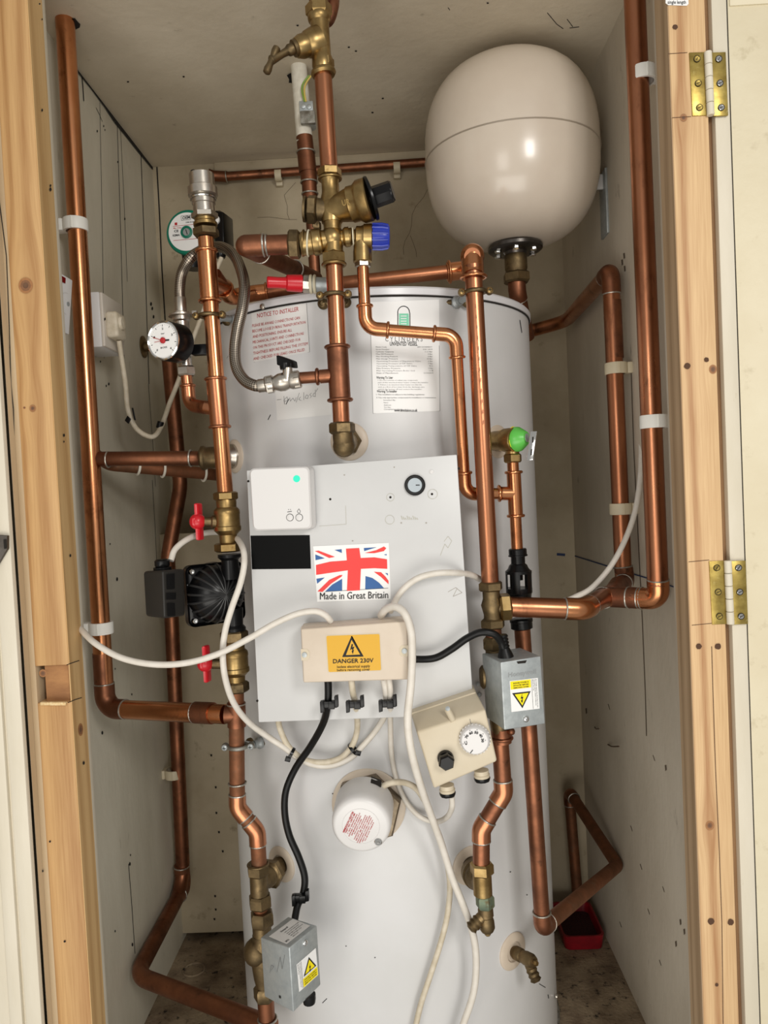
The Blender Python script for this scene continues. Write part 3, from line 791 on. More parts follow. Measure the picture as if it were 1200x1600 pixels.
# round black thermometer
p = S0(648.5, 758); b = MB(); b.lathe(p, S0.n, [(.0137, -.001), (.0137, .0035), (.0125, .0048), (.0098, .0048), (.0092, .0036)], 36)
t_ = b.build('dial_bezel', blk, pn)
MB().lathe(p, S0.n, [(.0094, .003), (.0094, .0040), (0, .0040)], 30).build('dial_face', pbr('dial_grey', sRGB(176, 186, 192), rough=.15), t_)
MB().line(S0, [(650, 758), (656, 758)], 1.4, .0045).build('dial_pointer', ink, t_)
# side return seen on the right edge: two small screws
b = MB()
for x, y in ((743, 1068), (745, 1084)): b.lathe(T(x + 2, y, .003), T.n(x, y), [(.0035, 0), (.0035, .002), (.001, .0035)], 14)
b.build('fixing_screw', galv, pn)

# black sticker
BV = pbr('black_vinyl', sRGB(3, 3, 3), rough=.35); BV.node_tree.nodes['Principled BSDF'].inputs['Specular IOR Level'].default_value = .08
t = thing('black_sticker', 'plain black rectangular sticker below the square white wireless receiver', 'sticker')
MB().poly(S0, [(391.5, 837), (484, 836), (486, 888.5), (394, 889.5)], .0006).build('sheet', BV, t)
# flag sticker
t = thing('flag_sticker', 'Union Jack sticker reading Made in Great Britain on the white cover', 'sticker')
Z6 = lambda pts: [(480 + x / 6.667, 840 + y / 6.667) for x, y in pts]
b = MB(); b.poly(S0, Z6([(62, 90), (850, 55), (872, 640), (105, 668)]), .0005, 0)
for pl in ([(92, 285), (240, 250), (400, 238), (560, 212), (700, 205), (832, 225), (835, 325), (700, 318), (560, 325), (425, 340), (250, 365), (95, 388)], [(405, 115), (543, 108), (562, 240), (560, 330), (550, 548), (415, 555), (425, 330), (415, 240)]): b.poly(S0, Z6(pl), .0009 if len(pl) > 8 else .0011, 1)
for pl in ([(80, 140), (120, 135), (290, 200), (230, 212)], [(600, 160), (720, 130), (800, 92), (825, 110), (800, 140), (700, 162)], [(108, 560), (230, 440), (340, 390), (370, 388), (360, 405), (250, 480), (160, 565)], [(695, 355), (770, 360), (820, 410), (848, 450), (848, 485), (770, 410)]): b.poly(S0, Z6(pl), .0009, 1)
for pl in ([(85, 175), (185, 215), (88, 235)], [(285, 128), (360, 120), (362, 160)], [(590, 108), (725, 100), (595, 140)], [(800, 178), (828, 170), (828, 186)], [(97, 428), (185, 415), (105, 480)], [(190, 560), (260, 490), (365, 428), (365, 555)], [(608, 400), (680, 420), (750, 470), (800, 525), (605, 537)], [(812, 368), (840, 372), (842, 395)]): b.poly(S0, Z6(pl), .0009, 2)
b.line(S0, Z6([(190, 562), (845, 525)]), .6, .001, 3)
b.text(S0, Q(500, 922, 606.5, 919.5, 606.5, 937, 500, 939), 'Made in Great Britain', 0, 1, .86, .66, .0012, 3, .0)
b.text(S0, Q(500.3, 922, 606.8, 919.5, 606.8, 937, 500.3, 939), 'Made in Great Britain', 0, 1, .86, .66, .0013, 3, .0)
b.build('sheet', [lab_w, fl_r, fl_b, ink], t)

# wireless heating receiver
t = thing('wireless_receiver', 'square white heating receiver with green light in the panel corner', 'receiver')
SRv = Plane(S0(390, 732) - V((0, .030, 0)), S0(482, 729) - V((0, .030, 0)), S0(395, 829) - V((0, .030, 0)))
def rr(S, q, rad, n=5):
    """rounded outline of pixel quad"""
    out = []
    for i in range(4):
        a, c, d = V(q[i - 1]), V(q[i]), V(q[(i + 1) % 4]); u = (a - c).normalized() * rad; v = (d - c).normalized() * rad
        for k in range(n + 1):
            s_ = k / n; out.append(c + u * (1 - s_) ** 2 + v * s_ ** 2)
    return [(p.x, p.y) for p in out]
q = Q(389, 732, 483, 728.5, 487, 826.5, 395, 829.5); ol = rr(SRv, q, 9)
fr = [SRv(x, y) for x, y in ol]; cen = sum(fr, V()) / len(fr)
b = MB(); n = len(fr)
lay = [[cen + (p - cen) * .955 + SRv.n * .0 for p in fr], [p - SRv.n * .0022 for p in fr], [p - SRv.n * .014 + (p - cen) * .0 for p in fr], [cen + (p - cen) * 1.015 - SRv.n * .0150 for p in fr], [cen + (p - cen) * 1.02 - SRv.n * .0288 for p in fr]]
b.add([p for l_ in lay for p in l_], [list(range(n))] + [[k * n + i, k * n + (i + 1) % n, (k + 1) * n + (i + 1) % n, (k + 1) * n + i] for k in range(4) for i in range(n)])
b.build('case', whp, t)
for x, icon in ((453, 0), (467.5, 1)):
    b = MB(); b.lathe(SRv(x, 808.5), SRv.n, [(.0043, 0), (.0043, .0008), (.003, .0013), (0, .0013)], 24); o = b.build('button', whp, t)
    MB().ring(SRv(x, 808.5), SRv.n, .0047, .00035, 24, 6).build('button_ring', ink, o)
b = MB()
b.line(SRv, [(449, 800), (456, 799)], 1.2, .0003); b.line(SRv, [(451, 797), (451, 795.5)], 1, .0003); b.line(SRv, [(454, 797), (454, 795.5)], 1, .0003)
b.line(SRv, [(467, 795), (464.5, 799), (466, 801.5), (468.5, 801.5), (469.5, 799), (467, 795)], .8, .0003)
b.build('button_icon', grey_ink, t)
MB().lathe(SRv(463.5, 748), SRv.n, [(.0046, -.001), (.0046, .0003), (0, .0003)], 24).build('status_light', led, t)

# ------------------------------------------------------------------ expansion vessel, upper right
vc = P(799, 243, 1.322); VR = .1455
ax = V((0, 0, 1)); HV = .151
t = thing('expansion_vessel', 'large round cream expansion vessel hung under the cupboard ceiling', 'vessel')
pr = []
for i in range(25):
    a = -PI / 2 + PI * i / 24; pr.append((VR * abs(math.cos(a)) ** .72, HV * math.copysign(abs(math.sin(a)) ** .76, a)))
b = MB().lathe(vc, ax, pr, 64, cap=False); b.build('shell', vesselm, t, 60)
sa = math.asin((.006 / HV) ** (1 / .76)); MB().ring(vc + V((0, 0, -.006)), ax, VR * math.cos(sa) ** .72 + .0002, .0011, 64, 6).build('welded_seam', pbr('seam_enamel', sRGB(150, 138, 122), rough=.4), t)
fb = vc - V((0, 0, HV - .002))
MB().lathe(fb, (0, 0, -1), [(.042, 0), (.046, .004), (.046, .009), (.042, .012), (.020, .013), (.018, .018)], 40).build('neck_flange', pbr('dark_steel', sRGB(96, 92, 88), sRGB(76, 72, 68), .3, .9, scale=60), t)
for k in range(6):
    a = k * PI / 3 + .4; MB().nut(fb + V((.034 * math.cos(a), .034 * math.sin(a), -.014)), (0, 0, 1), .0055, .006).build('flange_bolt', chrome, t)
# wall bracket behind the vessel
b = MB(); by = 1.36
b.abox(XR - .004, XR, by - .02, by + .02, 1.365, 1.475, .0005); b.build('bracket_plate', galv, t)
b = MB(); b.abox(vc.x + VR * .9, XR - .002, by - .005, by + .0, 1.445, 1.47, .0005); b.build('bracket_arm', whp, t)
b = MB(); b.poly(SR, [(931, 236), (935, 236), (934, 247), (931, 247)], .0045); b.build('bracket_slot', dark, t)
# its connecting valve
t = thing('vessel_connection', 'tarnished brass nipple and brown copper pipe dropping from the expansion vessel behind the tank', 'pipe fitting')
vx = fb.x; vy = fb.y
b = MB(); zz = fb.z - .016
b.lathe((vx, vy, zz), (0, 0, -1), [(.017, 0), (.019, .003), (.019, .025), (.016, .033)], 28); b.build('nipple', brasso, t)
MB().nut((vx, vy, zz - .040), (0, 0, 1), .0235, .018, ph=.5).build('union_nut', brasso, t)
b1 = P(822, 478, vy + .03); pipe(t, [(vx, vy, zz - .045), (vx, vy, P(818, 455, vy).z), b1 + V((.004, .03, -.05))], .0138, .02, cuo, 'solder', .008)

# ------------------------------------------------------------------ pipework
def clip(x, y, Y, r, side, label, mat=None, wx=None, group='plastic pipe clips'):
    """plastic hinged clip round a vertical pipe, screwed to the wall on 'side' (-1 left, +1 right)"""
    mat = mat or clipm; c = P(x, y, Y); t = thing('pipe_clip', label, 'pipe clip', group)
    b = MB(); b.lathe(c - V((0, 0, .009)), (0, 0, 1), [(r + .0005, 0), (r + .004, 0), (r + .0045, .002), (r + .0045, .016), (r + .004, .018), (r + .0005, .018)], 32, cap=False)
    b.build('collar', mat, t)
    wx = (XL if side < 0 else XR) if wx is None else wx
    xa, xb = sorted((wx, c.x + side * (r + .003)))
    b = MB(); b.box(((xa + xb) / 2, c.y, c.z), ((xb - xa) / 2 + .0005, 0, 0), (0, .010, 0), (0, 0, .009), .0015); b.build('foot', mat, t)
    b = MB(); b.box((c.x + .001, c.y - r - .0048, c.z), (.0006, 0, 0), (0, .0012, 0), (0, 0, .0085), 0); b.build('catch', mat, t)
    return t


def nutp(b, x, y, Y, ax, rpx, h, m=0, ph=.3): b.nut(P(x, y, Y), ax, rpx / F * Y, h, m, ph)


R22, R28, R15 = .011, .014, .0078
up = V((0, 0, 1))

# --- left riser 28 mm, down the left wall and across to the pump return
t = thing('copper_pipe', 'bright copper pipe rising beside the pine stud from the long lower crosspiece into the ceiling', 'pipe')
Y1 = 1.17
pts = [P(100, 8, Y1), P(165, 1107, Y1), P(352, 1116, 1.085)]
pts[0].z = ZC + .01
pipe(t, pts, R28, .022, cub, 'solder', .016, fmat=cuo)
d1 = (pts[1] - pts[0]).normalized()
a = P(161, 1050, Y1); MB().tube([a - d1 * .03, a + d1 * .03], R28 + .0003, 20).build('tarnished_sleeve', cuo, t)
a, d, L_ = seg(180, 1108, 350, 1116, Y1, 1.085); MB().tube([a + d * .005, a + d * (L_ - .03)], R28 + .0003, 20).build('tarnished_sleeve', cuo, t)
a = P(322, 1114, 1.098); MB().tube([a - d * .02, a + d * .012], R28 + .0016, 20).build('coupling', cuo, t); solder_ring(t, a - d * .02, d, R28)
clip(118, 352, Y1, R28, -1, 'clean white clip high on the bright copper pipe beside the pine stud', wx=XL)
clip(158, 981, Y1, R28, -1, 'clean white clip low on the bright copper pipe, where a white cable passes', wx=XL)

# --- two level pipes from the left riser to the tank
t = thing('copper_pipe', 'brown copper crosspiece from the bright pipe past the left wall to the upper tank flange', 'pipe')
p, n, _ = f_coilT
a, c = P(152, 717, 1.172), P(300, 716, 1.165)
e_ = p + n * .012
pipe(t, [a, c, P(322, 716, 1.18), e_], .0112, .03, cuo, 'none')
solder_ring(t, P(169, 718, 1.171), c - a, .0112); solder_ring(t, P(298, 716, 1.165), c - a, .0118)
b = MB(); b.lathe(P(311, 716, 1.165), (1, .08, 0), [(.012, 0), (.0185, .004), (.019, .008), (.0165, .012), (.0165, .026), (.013, .03)], 26); b.build('tank_union', brasso, t)
b = MB(); b.lathe(p + n * .001, n, [(.019, 0), (.019, .006), (.014, .012), (.014, .03)], 28); b.build('tank_boss', nickel, t)
t = thing('copper_pipe', 'dark copper pipe with white joints running just under the brown crosspiece', 'pipe')
a, c = P(160, 724, 1.25), P(335, 742, 1.36)
pipe(t, [P(150, 712, 1.21), P(172, 726, 1.26), P(330, 741, 1.36), P(352, 744, 1.42)], .0105, .02, cud, 'none')
d = (c - a).normalized()
for k in (.30, .52, .9): b = MB(); b.ring(a + (c - a) * k, d, .0125, .0022, rs=8); b.build('white_joint', flpaint, t)

# --- pipe behind the pump: back corner, down and forward along the left wall, across the floor
t = thing('copper_pipe', 'dark copper pipe in the left back corner, bending forward over the floor at the bottom', 'pipe')
pts = [P(264, 560, 1.5), P(282, 760, 1.5), P(262, 872, 1.5), P(268, 960, 1.5), P(287, 1385, 1.56), P(213, 1524, 1.27), P(425, 1605, 1.10)]
path, cs = arc(pts, [.0, .10, .10, .1, .05, .055], 10)
MB().tube(path, R28, 22).build('pipe', cuo, t)
a = P(284, 1362, 1.555); c = P(287, 1382, 1.56)
b = MB(); pp, _ = arc([P(283.5, 1352, 1.55), pts[4], pts[4] + (pts[5] - pts[4]).normalized() * .035], .05, 8); b.tube(pp, R28 + .0016, 20); b.build('elbow', cud, t)
solder_ring(t, P(283.7, 1353, 1.551), pts[4] - pts[3], R28 + .001); solder_ring(t, pts[4] + (pts[5] - pts[4]).normalized() * .034, pts[5] - pts[4], R28 + .001)
clip(272, 1208, 1.535, R28, -1, 'aged clip on the dark copper pipe in the shaded left corner', clipo, wx=P(272, 1208, 1.535).x - .028)

# --- middle-left riser: air vent, fittings, pump, strainer legs, down to the zone valve
YL = 1.08
t = thing('copper_pipe', 'copper riser left of the tank with the air vent on top and pump below', 'pipe')
a = P(321.5, 372, YL); c = P(352, 770, YL); ax_ = (a - c).normalized()
MB().tube([a, c], R22, 22).build('pipe', cub, t)
b = MB(); e0, e1 = P(322.5, 392, YL), P(328, 470, YL); b.tube([e0, e1], R22 + .0022, 22); bead(b, e0, ax_, R22 + .001); bead(b, e1, ax_, R22 + .0015)
b.tube([P(326, 440, YL), P(338, 444, YL + .03), P(352, 450, YL + .06)], R22 + .0018, 20); b.build('tee', cub, t)
b = MB(); e0, e1 = P(337, 592, YL), P(343.5, 667, YL); b.tube([e0, e1], R22 + .0024, 22); bead(b, e0, ax_, R22 + .001); bead(b, e1, ax_, R22 + .001)
b.tube([P(340, 640, YL), P(322, 636, YL + .005)], .0095, 18); b.build('tee', cu, t)
# elbows turning back to the level pipe over the tank
t2 = thing('copper_pipe', 'nearly level copper pipe crossing over the tank lid from the left riser', 'pipe')
p0, p1, p2, p3, p4 = P(340, 437, YL + .035), P(352, 462, YL + .06), P(372, 461, 1.18), P(712, 424, 1.2), P(738, 415, 1.10)
pipe(t2, [P(335, 430, YL + .02), P(360, 465, YL + .075), P(398, 458, 1.18), P(735, 421, 1.2), P(738, 400, 1.035)], .0108, .02, cu, styles=['press', 'press', 'press'], sl=.012, fmat=cub)
b = MB(); e = P(702, 425, 1.195); d = (P(735, 421, 1.2) - P(398, 458, 1.18)).normalized(); b.tube([e, P(735, 421, 1.2)], R22 + .0032, 22); bead(b, e, d, R22 + .003)
b.build('socket', cub, t2)
b = MB(); c = P(738, 402, 1.06); b.ball(P(738, 400, 1.05), .0165, 0, 24); b.tube([P(738, 400, 1.05), P(739.5, 432, 1.035)], .0148, 22); b.tube([P(738, 401, 1.05), P(735, 418, 1.2)], .0145, 22); bead(b, P(740, 433, 1.035), up, .0145)
b.build('elbow', cub, t2)

# automatic air vent
t = thing('air_vent', 'polished nickel automatic air vent standing on the riser left of the tank', 'air vent')
o_, d, L_ = seg(321, 352, 314.5, 272, YL)
s_ = L_ / 80
b = MB().lathe(o_ + d * 18 * s_, d, [(.0125, 0), (.0150, .001), (.0150, 14 * s_), (.0163, 15 * s_), (.0163, 25 * s_), (.0185, 27 * s_), (.0205, 28 * s_), (.0205, 40 * s_), (.0175, 42 * s_), (.0175, 61 * s_), (.0165, 62 * s_)], 36); b.build('body', nickel, t)
MB().nut(o_ + d * 15 * s_, d, .0185, .009, ph=.2).build('hex_base', nickel, t)
MB().lathe(o_ - d * .002, d, [(.014, 0), (.0165, .001), (.0165, .005), (.0145, .007), (.0145, .0105)], 28).build('thread', brass, t)
MB().nut(o_ - d * .010, d, .0185, .012, ph=.5).build('union_nut', brasso, t)
MB().lathe(P(303, 276, YL), d, [(.004, 0), (.004, .008), (.003, .009)], 14).build('vent_cap', blk, t)
MB().ring(o_ + d * 41 * s_, d, .0178, .0012, 36, 6).build('cap_seam', chrome, t)

# upper isolating valve
def ball_iso(label, cx, y0, y1, body, lever, Y, nuts, hy, hx):
    t = thing('isolating_valve', label, 'valve', 'brass pump isolating valves')
    for (x, y, rp, h) in nuts:
        b = MB(); nutp(b, x, y, Y, up, rp, h, 0, .2); b.build('union_nut', brass if lever else brasso, t)
    a = P(body[0], body[1], Y); c = P(body[2], body[3], Y); L_ = (c - a).length
    r_ = body[4] / F * Y
    MB().lathe(a, c - a, [(r_ * .72, 0), (r_ * .8, L_ * .08), (r_ * .78, L_ * .2), (r_, L_ * .26), (r_ * 1.04, L_ * .34), (r_, L_ * .36), (r_, L_ * .6), (r_ * 1.06, L_ * .62), (r_ * 1.06, L_ * .7), (r_, L_ * .72), (r_ * .7, L_ * .8), (r_ * .66, L_)], 32).build('body', brass, t)
    h0 = P(cx, hy, Y); h1 = P(hx, hy - 1, Y - .012)
    MB().lathe(h0, h1 - h0, [(.009, 0), (.009, .020), (.007, .022), (.007, (h1 - h0).length)], 18).build('stem', brasso, t)
    b = MB(); d = (h1 - h0).normalized(); f_ = V((0, -1, 0)).cross(d) * -1
    b.box(h1, d * .0028, V((.3, 1, 0)).normalized() * .0065, (0, 0, .026), .002)
    b.ball(h1 + d * .002, .0115, 0, 16)
    b.box(h1 + d * .004, d * .0035, V((0, 1, 0)) * .010, V((0, 0, .006)), .002)
    b.build('lever', red, t); return t
ball_iso('red levered brass isolating valve directly above the black pump', 354, 0, 0, (353, 778, 357, 850, 20), 1, YL, [(352.5, 775, 19, .012), (357, 855, 22, .013)], 816, 311)
ball_iso('red levered brass isolating valve just below the black pump', 369, 0, 0, (366, 1000, 370, 1070, 20), 0, YL, [(366, 994, 22, .017), (371, 1073, 18.5, .015)], 1038, 323)

# circulation pump
t = thing('circulation_pump', 'black circulation pump with radial ribs plumbed in left of the control panel', 'pump')
axp = V((.60, -.80, .03)).normalized(); fc = P(336, 927, YL + .012)
b = MB(); dome = [(.0415, 0), (.0412, .008), (.037, .018), (.029, .027), (.018, .034), (.007, .0375), (0, .038)]
b.lathe(fc, axp, dome, 44)
b.lathe(P(358.5, 866, YL), P(361, 905, YL) - P(358.5, 866, YL), [(.0165, 0), (.0165, .004), (.012, .008), (.014, .035)], 24)
b.lathe(P(366, 985, YL), P(364, 950, YL) - P(366, 985, YL), [(.0165, 0), (.0165, .004), (.013, .008), (.014, .032)], 24)
b.build('volute', blk, t)
ribm = pbr('rib_black', sRGB(44, 44, 44), rough=.3)
ez = (up - axp * axp.z).normalized(); ey = axp.cross(ez)
b = MB(); b.box(fc - axp * .002, axp * .0042, ey * .0435, ez * .0435, .010, 0, 4); b.build('flange', blk, t)
for k in range(20):
    a = 2 * PI * k / 20 + .08; dd = ey * math.cos(a) + ez * math.sin(a)
    MB().tube([fc + axp * z_ + dd * r_ for r_, z_ in dome[::-1]] + [fc + axp * .001 + dd * .0425], .0013, 6, radii=[.0008, .001, .0013, .0016, .0018, .0018, .0018, .0018]).build('rib', ribm, t)
for sx, sz in ((1, 1), (1, -1), (-1, 1), (-1, -1)):
    b = MB(); b.lathe(fc + ey * .0345 * sx + ez * .0345 * sz + axp * .001, axp, [(.0042, 0), (.0042, .005), (.0035, .006), (.002, .006), (.002, .004)], 12); b.build('bolt', chrome, t)
b = MB(); b.lathe(fc - axp * .005, -axp, [(.0440, 0), (.045, .001), (.043, .003), (.0395, .005), (.0395, .040), (.036, .045)], 40); b.build('motor_can', pbr('cast_alloy', sRGB(120, 112, 98), sRGB(84, 78, 68), .5, .6, scale=60, bump=.2), t)
S_ = [P(223, 893, 1.035), P(254, 891, 1.0), P(257, 967, 1.0), P(227, 963, 1.035)]
bk = [P(262, 889, 1.07), P(289, 889, 1.04), P(290, 962, 1.04), P(263, 962, 1.07)]
o = MB().box8(S_ + bk, .004, 0, 3).build('control_box', blkm, t)
Spb = Plane(P(254, 891, 1.0), P(289, 889, 1.04), P(257, 967, 1.0))
b = MB()
for q_ in (((259, 897), (272, 896), (272, 920), (260, 921)), ((259, 926), (274, 926), (274, 936), (259, 937)), ((260, 942), (272, 942), (273, 962), (261, 963))): b.poly(Spb, q_, .0012)
b.build('box_cover', blk, o)
b = MB(); g0 = P(254, 891, 1.035); b.lathe(g0 - up * .002, up, [(.0115, 0), (.0125, .002), (.0125, .006), (.0095, .007), (.0105, .009), (.0105, .015), (.008, .017)], 10); b.build('cable_gland', blk, t)

# below the pump
t = thing('copper_pipe', 'patchy copper leg under the lower red lever valve with an offset bend', 'pipe')
pts = [P(369, 1078, YL), P(371, 1262, YL), P(402, 1300, YL), P(405, 1350, YL)]
pipe(t, pts, R22, .02, cud, 'solder', .012, fmat=cu)
b = MB(); b.tube([P(369, 1098, YL), P(370, 1135, YL)], R22 + .0022, 20); b.tube([P(369, 1116, YL), P(352, 1116, YL)], R28 - .001, 20); b.build('tee', cuo, t); solder_ring(t, P(369, 1100, YL), up, R22 + .001)
solder_ring(t, P(371, 1224, YL), up, R22 + .001)
# munsen ring
def munsen(x, y, Y, label, tx, ty, m=None, r=R22, tilt=0.0, group='munsen rings on the tank'):
    m = m or brasso; c = P(x, y, Y); t = thing('pipe_ring', label, 'pipe ring', group)
    b = MB(); b.ring(c, up, r + .0022, .0028); b.build('ring', m, t)
    for s in (-1, 1):
        b = MB(); lc = c + V((s * (r + .0075), -.001, tilt * s)); b.lathe(lc + V((0, .006, 0)), (0, -1, 0), [(.0045, 0), (.0052, .003), (.0052, .008), (.0045, .0095)], 16); b.tube([c + V((s * (r + .002), 0, 0)), lc], .0035, 10); lg = b.build('lug', m, t)
        MB().lathe(lc + V((0, -.0035, 0)), (0, -1, 0), [(.0042, 0), (.0042, .001), (.0028, .0024), (0, .0028)], 14).build('screw', brass if m is brasso else galv, lg)
        e = MB(); s2 = lc + V((0, -.0062, 0)); e.box(s2, (.0022, 0, 0), (0, .0006, 0), (0, 0, .0004)); e.box(s2, (.0004, 0, 0), (0, .0006, 0), (0, 0, .0022)); e.build('screw_slot', dark, lg)
    tp = T(tx, ty, .001); n_ = T.n(tx, ty)
    q0 = tp + n_ * .014; mid = c + V((0, .014, 0))
    b = MB(); b.tube([mid, q0], .0045, 12); b.lathe(tp, n_, [(.009, 0), (.009, .004), (.006, .007), (.006, .012)], 18); b.build('bracket', galv, t)
    for s in (-1, 1):
        b = MB(); b.lathe(tp + V((s * .016, 0, 0)) + n_ * -.002, n_, [(.008, 0), (.008, .004), (.0062, .007), (.004, .008), (.003, .0065)], 16); b.tube([tp + n_ * .002, tp + V((s * .016, 0, 0)) + n_ * .002], .0045, 8); b.build('bracket_end', brasso, t)
    return t
munsen(327, 493, YL, 'brass ring round the left riser beside the red printed notice', 372, 500)
munsen(522, 461, 1.02, 'brass ring with two cross head screws round the central pipe at the tank lid', 523, 474, r=R22)
munsen(743, 456, 1.035, 'brass ring with bright screws just below the elbow of the thick vertical pipe', 712, 473, r=R22)
munsen(372, 1166, YL, 'corroded ring round the patchy copper leg near the looped white cables', 408, 1160, zinc)

# tee with return flange, unions, zone valve body
t = thing('tank_return_fittings', 'stack of tarnished brass fittings above the lower left grey valve box', 'pipe fitting')
def stack(t, items, Y, mat):
    """items: (kind, x, y0, y1, radius in pixels)"""
    for it in items:
        k, x, ya, yb, rp = it[:5]; x2 = it[5] if len(it) > 5 else x + (yb - ya) * .05; m = it[6] if len(it) > 6 else mat
        a, c = P(x, ya, Y), P(x2, yb, Y); r_ = rp / F * Y
        if k == 'n': MB().nut((a + c) / 2, c - a, r_, (c - a).length, ph=.25).build('compression_nut', m, t)
        elif k == 'b': MB().lathe(a, c - a, [(r_ * .93, 0), (r_, .001), (r_, (c - a).length - .001), (r_ * .93, (c - a).length)], 28).build('body', m, t)
        elif k == 'g': MB().ring((a + c) / 2, c - a, r_, .0016).build('olive_ring', m, t)
stack(t, [('n', 403, 1349, 1367, 18.5), ('b', 404, 1366, 1398, 14.5), ('g', 403, 1350, 1351, 16), ('n', 406, 1398, 1418, 19), ('b', 407, 1416, 1424, 11, 407.5, cud), ('n', 409, 1424, 1446, 19.5), ('b', 409, 1445, 1462, 15)], YL, brasso)
p, n, _ = f_ret
a = P(405, 1382, YL); e_ = p + n * .004
b = MB(); L_ = (e_ - a).length; b.lathe(a, e_ - a, [(.012, 0), (.012, L_ * .25), (.0155, L_ * .32), (.0155, L_ * .42), (.018, L_ * .45), (.018, L_ * .60), (.013, L_ * .64), (.013, L_)], 26); b.build('tank_arm', brasso, t)
MB().nut(a + (e_ - a) * .55, e_ - a, .0215, .014).build('union_nut', brasso, t)

t = thing('copper_pipe', 'short copper leg leaving the bottom of the lower left grey valve box', 'pipe')
b = MB().tube([P(414, 1545, YL), P(419, 1625, YL)], R22 + .001, 20); b.build('pipe', cuo, t); solder_ring(t, P(418, 1592, YL), up, R22 + .002)
MB().tube([P(418.5, 1592, YL), P(419.5, 1618, YL)], R22 + .0024, 20).build('socket', cud, t)

# --- zone valve heads
def front_frame(a, b_, d): return Plane(a, b_, d)
def zone_label(S, q, parent, flip=False):
    """yellow and white electric shock label; q px quad TL TR BR BL in the label's own upright sense"""
    b = MB(); b.grid(S, q, .0004, 0, 2, 2)
    f = lambda u, v: (lambda p: (p.x, p.y))((V(q[0]) * (1 - u) + V(q[1]) * u) * (1 - v) + (V(q[3]) * (1 - u) + V(q[2]) * u) * v)
    ye = (0, .30) if not flip else (.66, 1)
    b.poly(S, [f(.02 if not flip else .24, ye[0] + .02), f(.74 if not flip else .98, ye[0] + .02), f(.74 if not flip else .98, ye[1] - .02), f(.02 if not flip else .24, ye[1] - .02)], .0007, 1)
    for i, t_ in enumerate(('ENSURE POWER IS', 'ISOLATED BEFORE', 'REMOVING COVER')):
        if not flip: b.text(S, q, t_, .12, .66, .11 + i * .075, .045, .001, 2, .02)
        else: b.text(S, q, t_, .30, .92, .77 + i * .08, .045, .001, 2, .02)
    if not flip: tri = [(.06, .40), (.72, .40), (.39, .92)]; c_ = (.39, .57)
    else: tri = [(.28, .62), (.94, .62), (.62, .10)]; c_ = (.615, .45)
    b.poly(S, [f(*p_) for p_ in tri], .0007, 2)
    b.poly(S, [f(c_[0] + (x - c_[0]) * .74, c_[1] + (y - c_[1]) * .74) for x, y in tri], .001, 1)
    b.poly(S, [f(c_[0] + x, c_[1] + y) for x, y in ((.03, -.15), (-.05, .03), (.0, .03), (-.02, .09), (-.05, .09), (-.005, .18), (.03, .09), (.01, .09), (.05, -.02), (.0, -.02))], .0013, 2)
    uu = (.80, .97) if not flip else (.03, .20)
    # small print running up the side
    qq = [V(f(uu[1], .03)), V(f(uu[1], .97)), V(f(uu[0], .97)), V(f(uu[0], .03))]
    for i, t_ in enumerate(('MOTORISED VALVE SYNCHRON MOTOR 230V', 'DISCONNECT BEFORE OPENING COVER 50 Hz', 'MADE IN U.K.')): b.text(S, qq, t_, .0, (.98, .9, .4)[i], .3 + i * .33, .16, .001, 2, .01)
    b.line(S, [f(.77 if not flip else .22, .02), f(.77 if not flip else .22, .98)], .4, .0008, 2)
    b.build('warning_label', [lab_w, lab_y, ink], parent)

t = thing('valve_actuator', 'upright grey metal valve box fed by a ribbed black cable boot, beside the cream thermostat', 'valve actuator')
A = [P(782, 1035, .962), P(845, 1025, .978), P(852, 1131, .978), P(788, 1141, .962)]
Sv = Plane(A[0], A[1], A[3]); A = [Sv(782, 1035), Sv(845, 1025), Sv(852, 1131), Sv(788, 1141)]
Bk = [P(753, 1021, 1.025), P(812, 1012, 1.042), P(818, 1112, 1.042), P(762, 1124, 1.025)]
Bk[1] = A[1] + (Bk[0] - A[0]); Bk[2] = A[2] + (Bk[0] - A[0]) * .98; Bk[3] = A[3] + (Bk[0] - A[0]) * .98
o = MB().box8(A + Bk, .0015, 0, 3).build('cover', galv, t)
zone_label(Sv, Q(796, 1064, 840, 1059, 843, 1107, 799, 1112.5), t)
MB().lathe(Sv(821.5, 1123.5), Sv.n, [(.0042, 0), (.004, .0015), (.003, .0026), (.0008, .0032)], 16).build('screw', chrome, t)
b = MB(); b.poly(Sv, [(807, 1033.5), (823, 1031.5), (821, 1036), (809, 1037)], .0004); b.build('slot', dark, t)
b = MB(); b.text(Sv, Q(794, 1049, 838, 1043, 838, 1055, 794, 1061), 'Honeywell', 0, 1, .75, .6, .0005, 0, .02); b.build('embossed_name', pbr('galv_bright', sRGB(196, 200, 200), rough=.35, metal=.8), t)
tp = (A[0] + A[1] + Bk[0] + Bk[1]) / 4
gl = P(790, 1022, .99)
b = MB(); b.lathe(gl + V((0, 0, -.004)), V((-.12, .0, 1)), [(.0105, 0), (.0095, .004), (.0065, .012)] + [(.0062 + (.0012 if k % 2 else 0), .012 + k * .0022) for k in range(1, 9)], 18); b.build('cable_boot', rub, t)
b = MB(); b.lathe(P(757, 1058, 1.03), (-1, 0, 0), [(.016, 0), (.016, .003), (.012, .006), (0, .007)], 20); b.build('motor_boss', brasso, t)

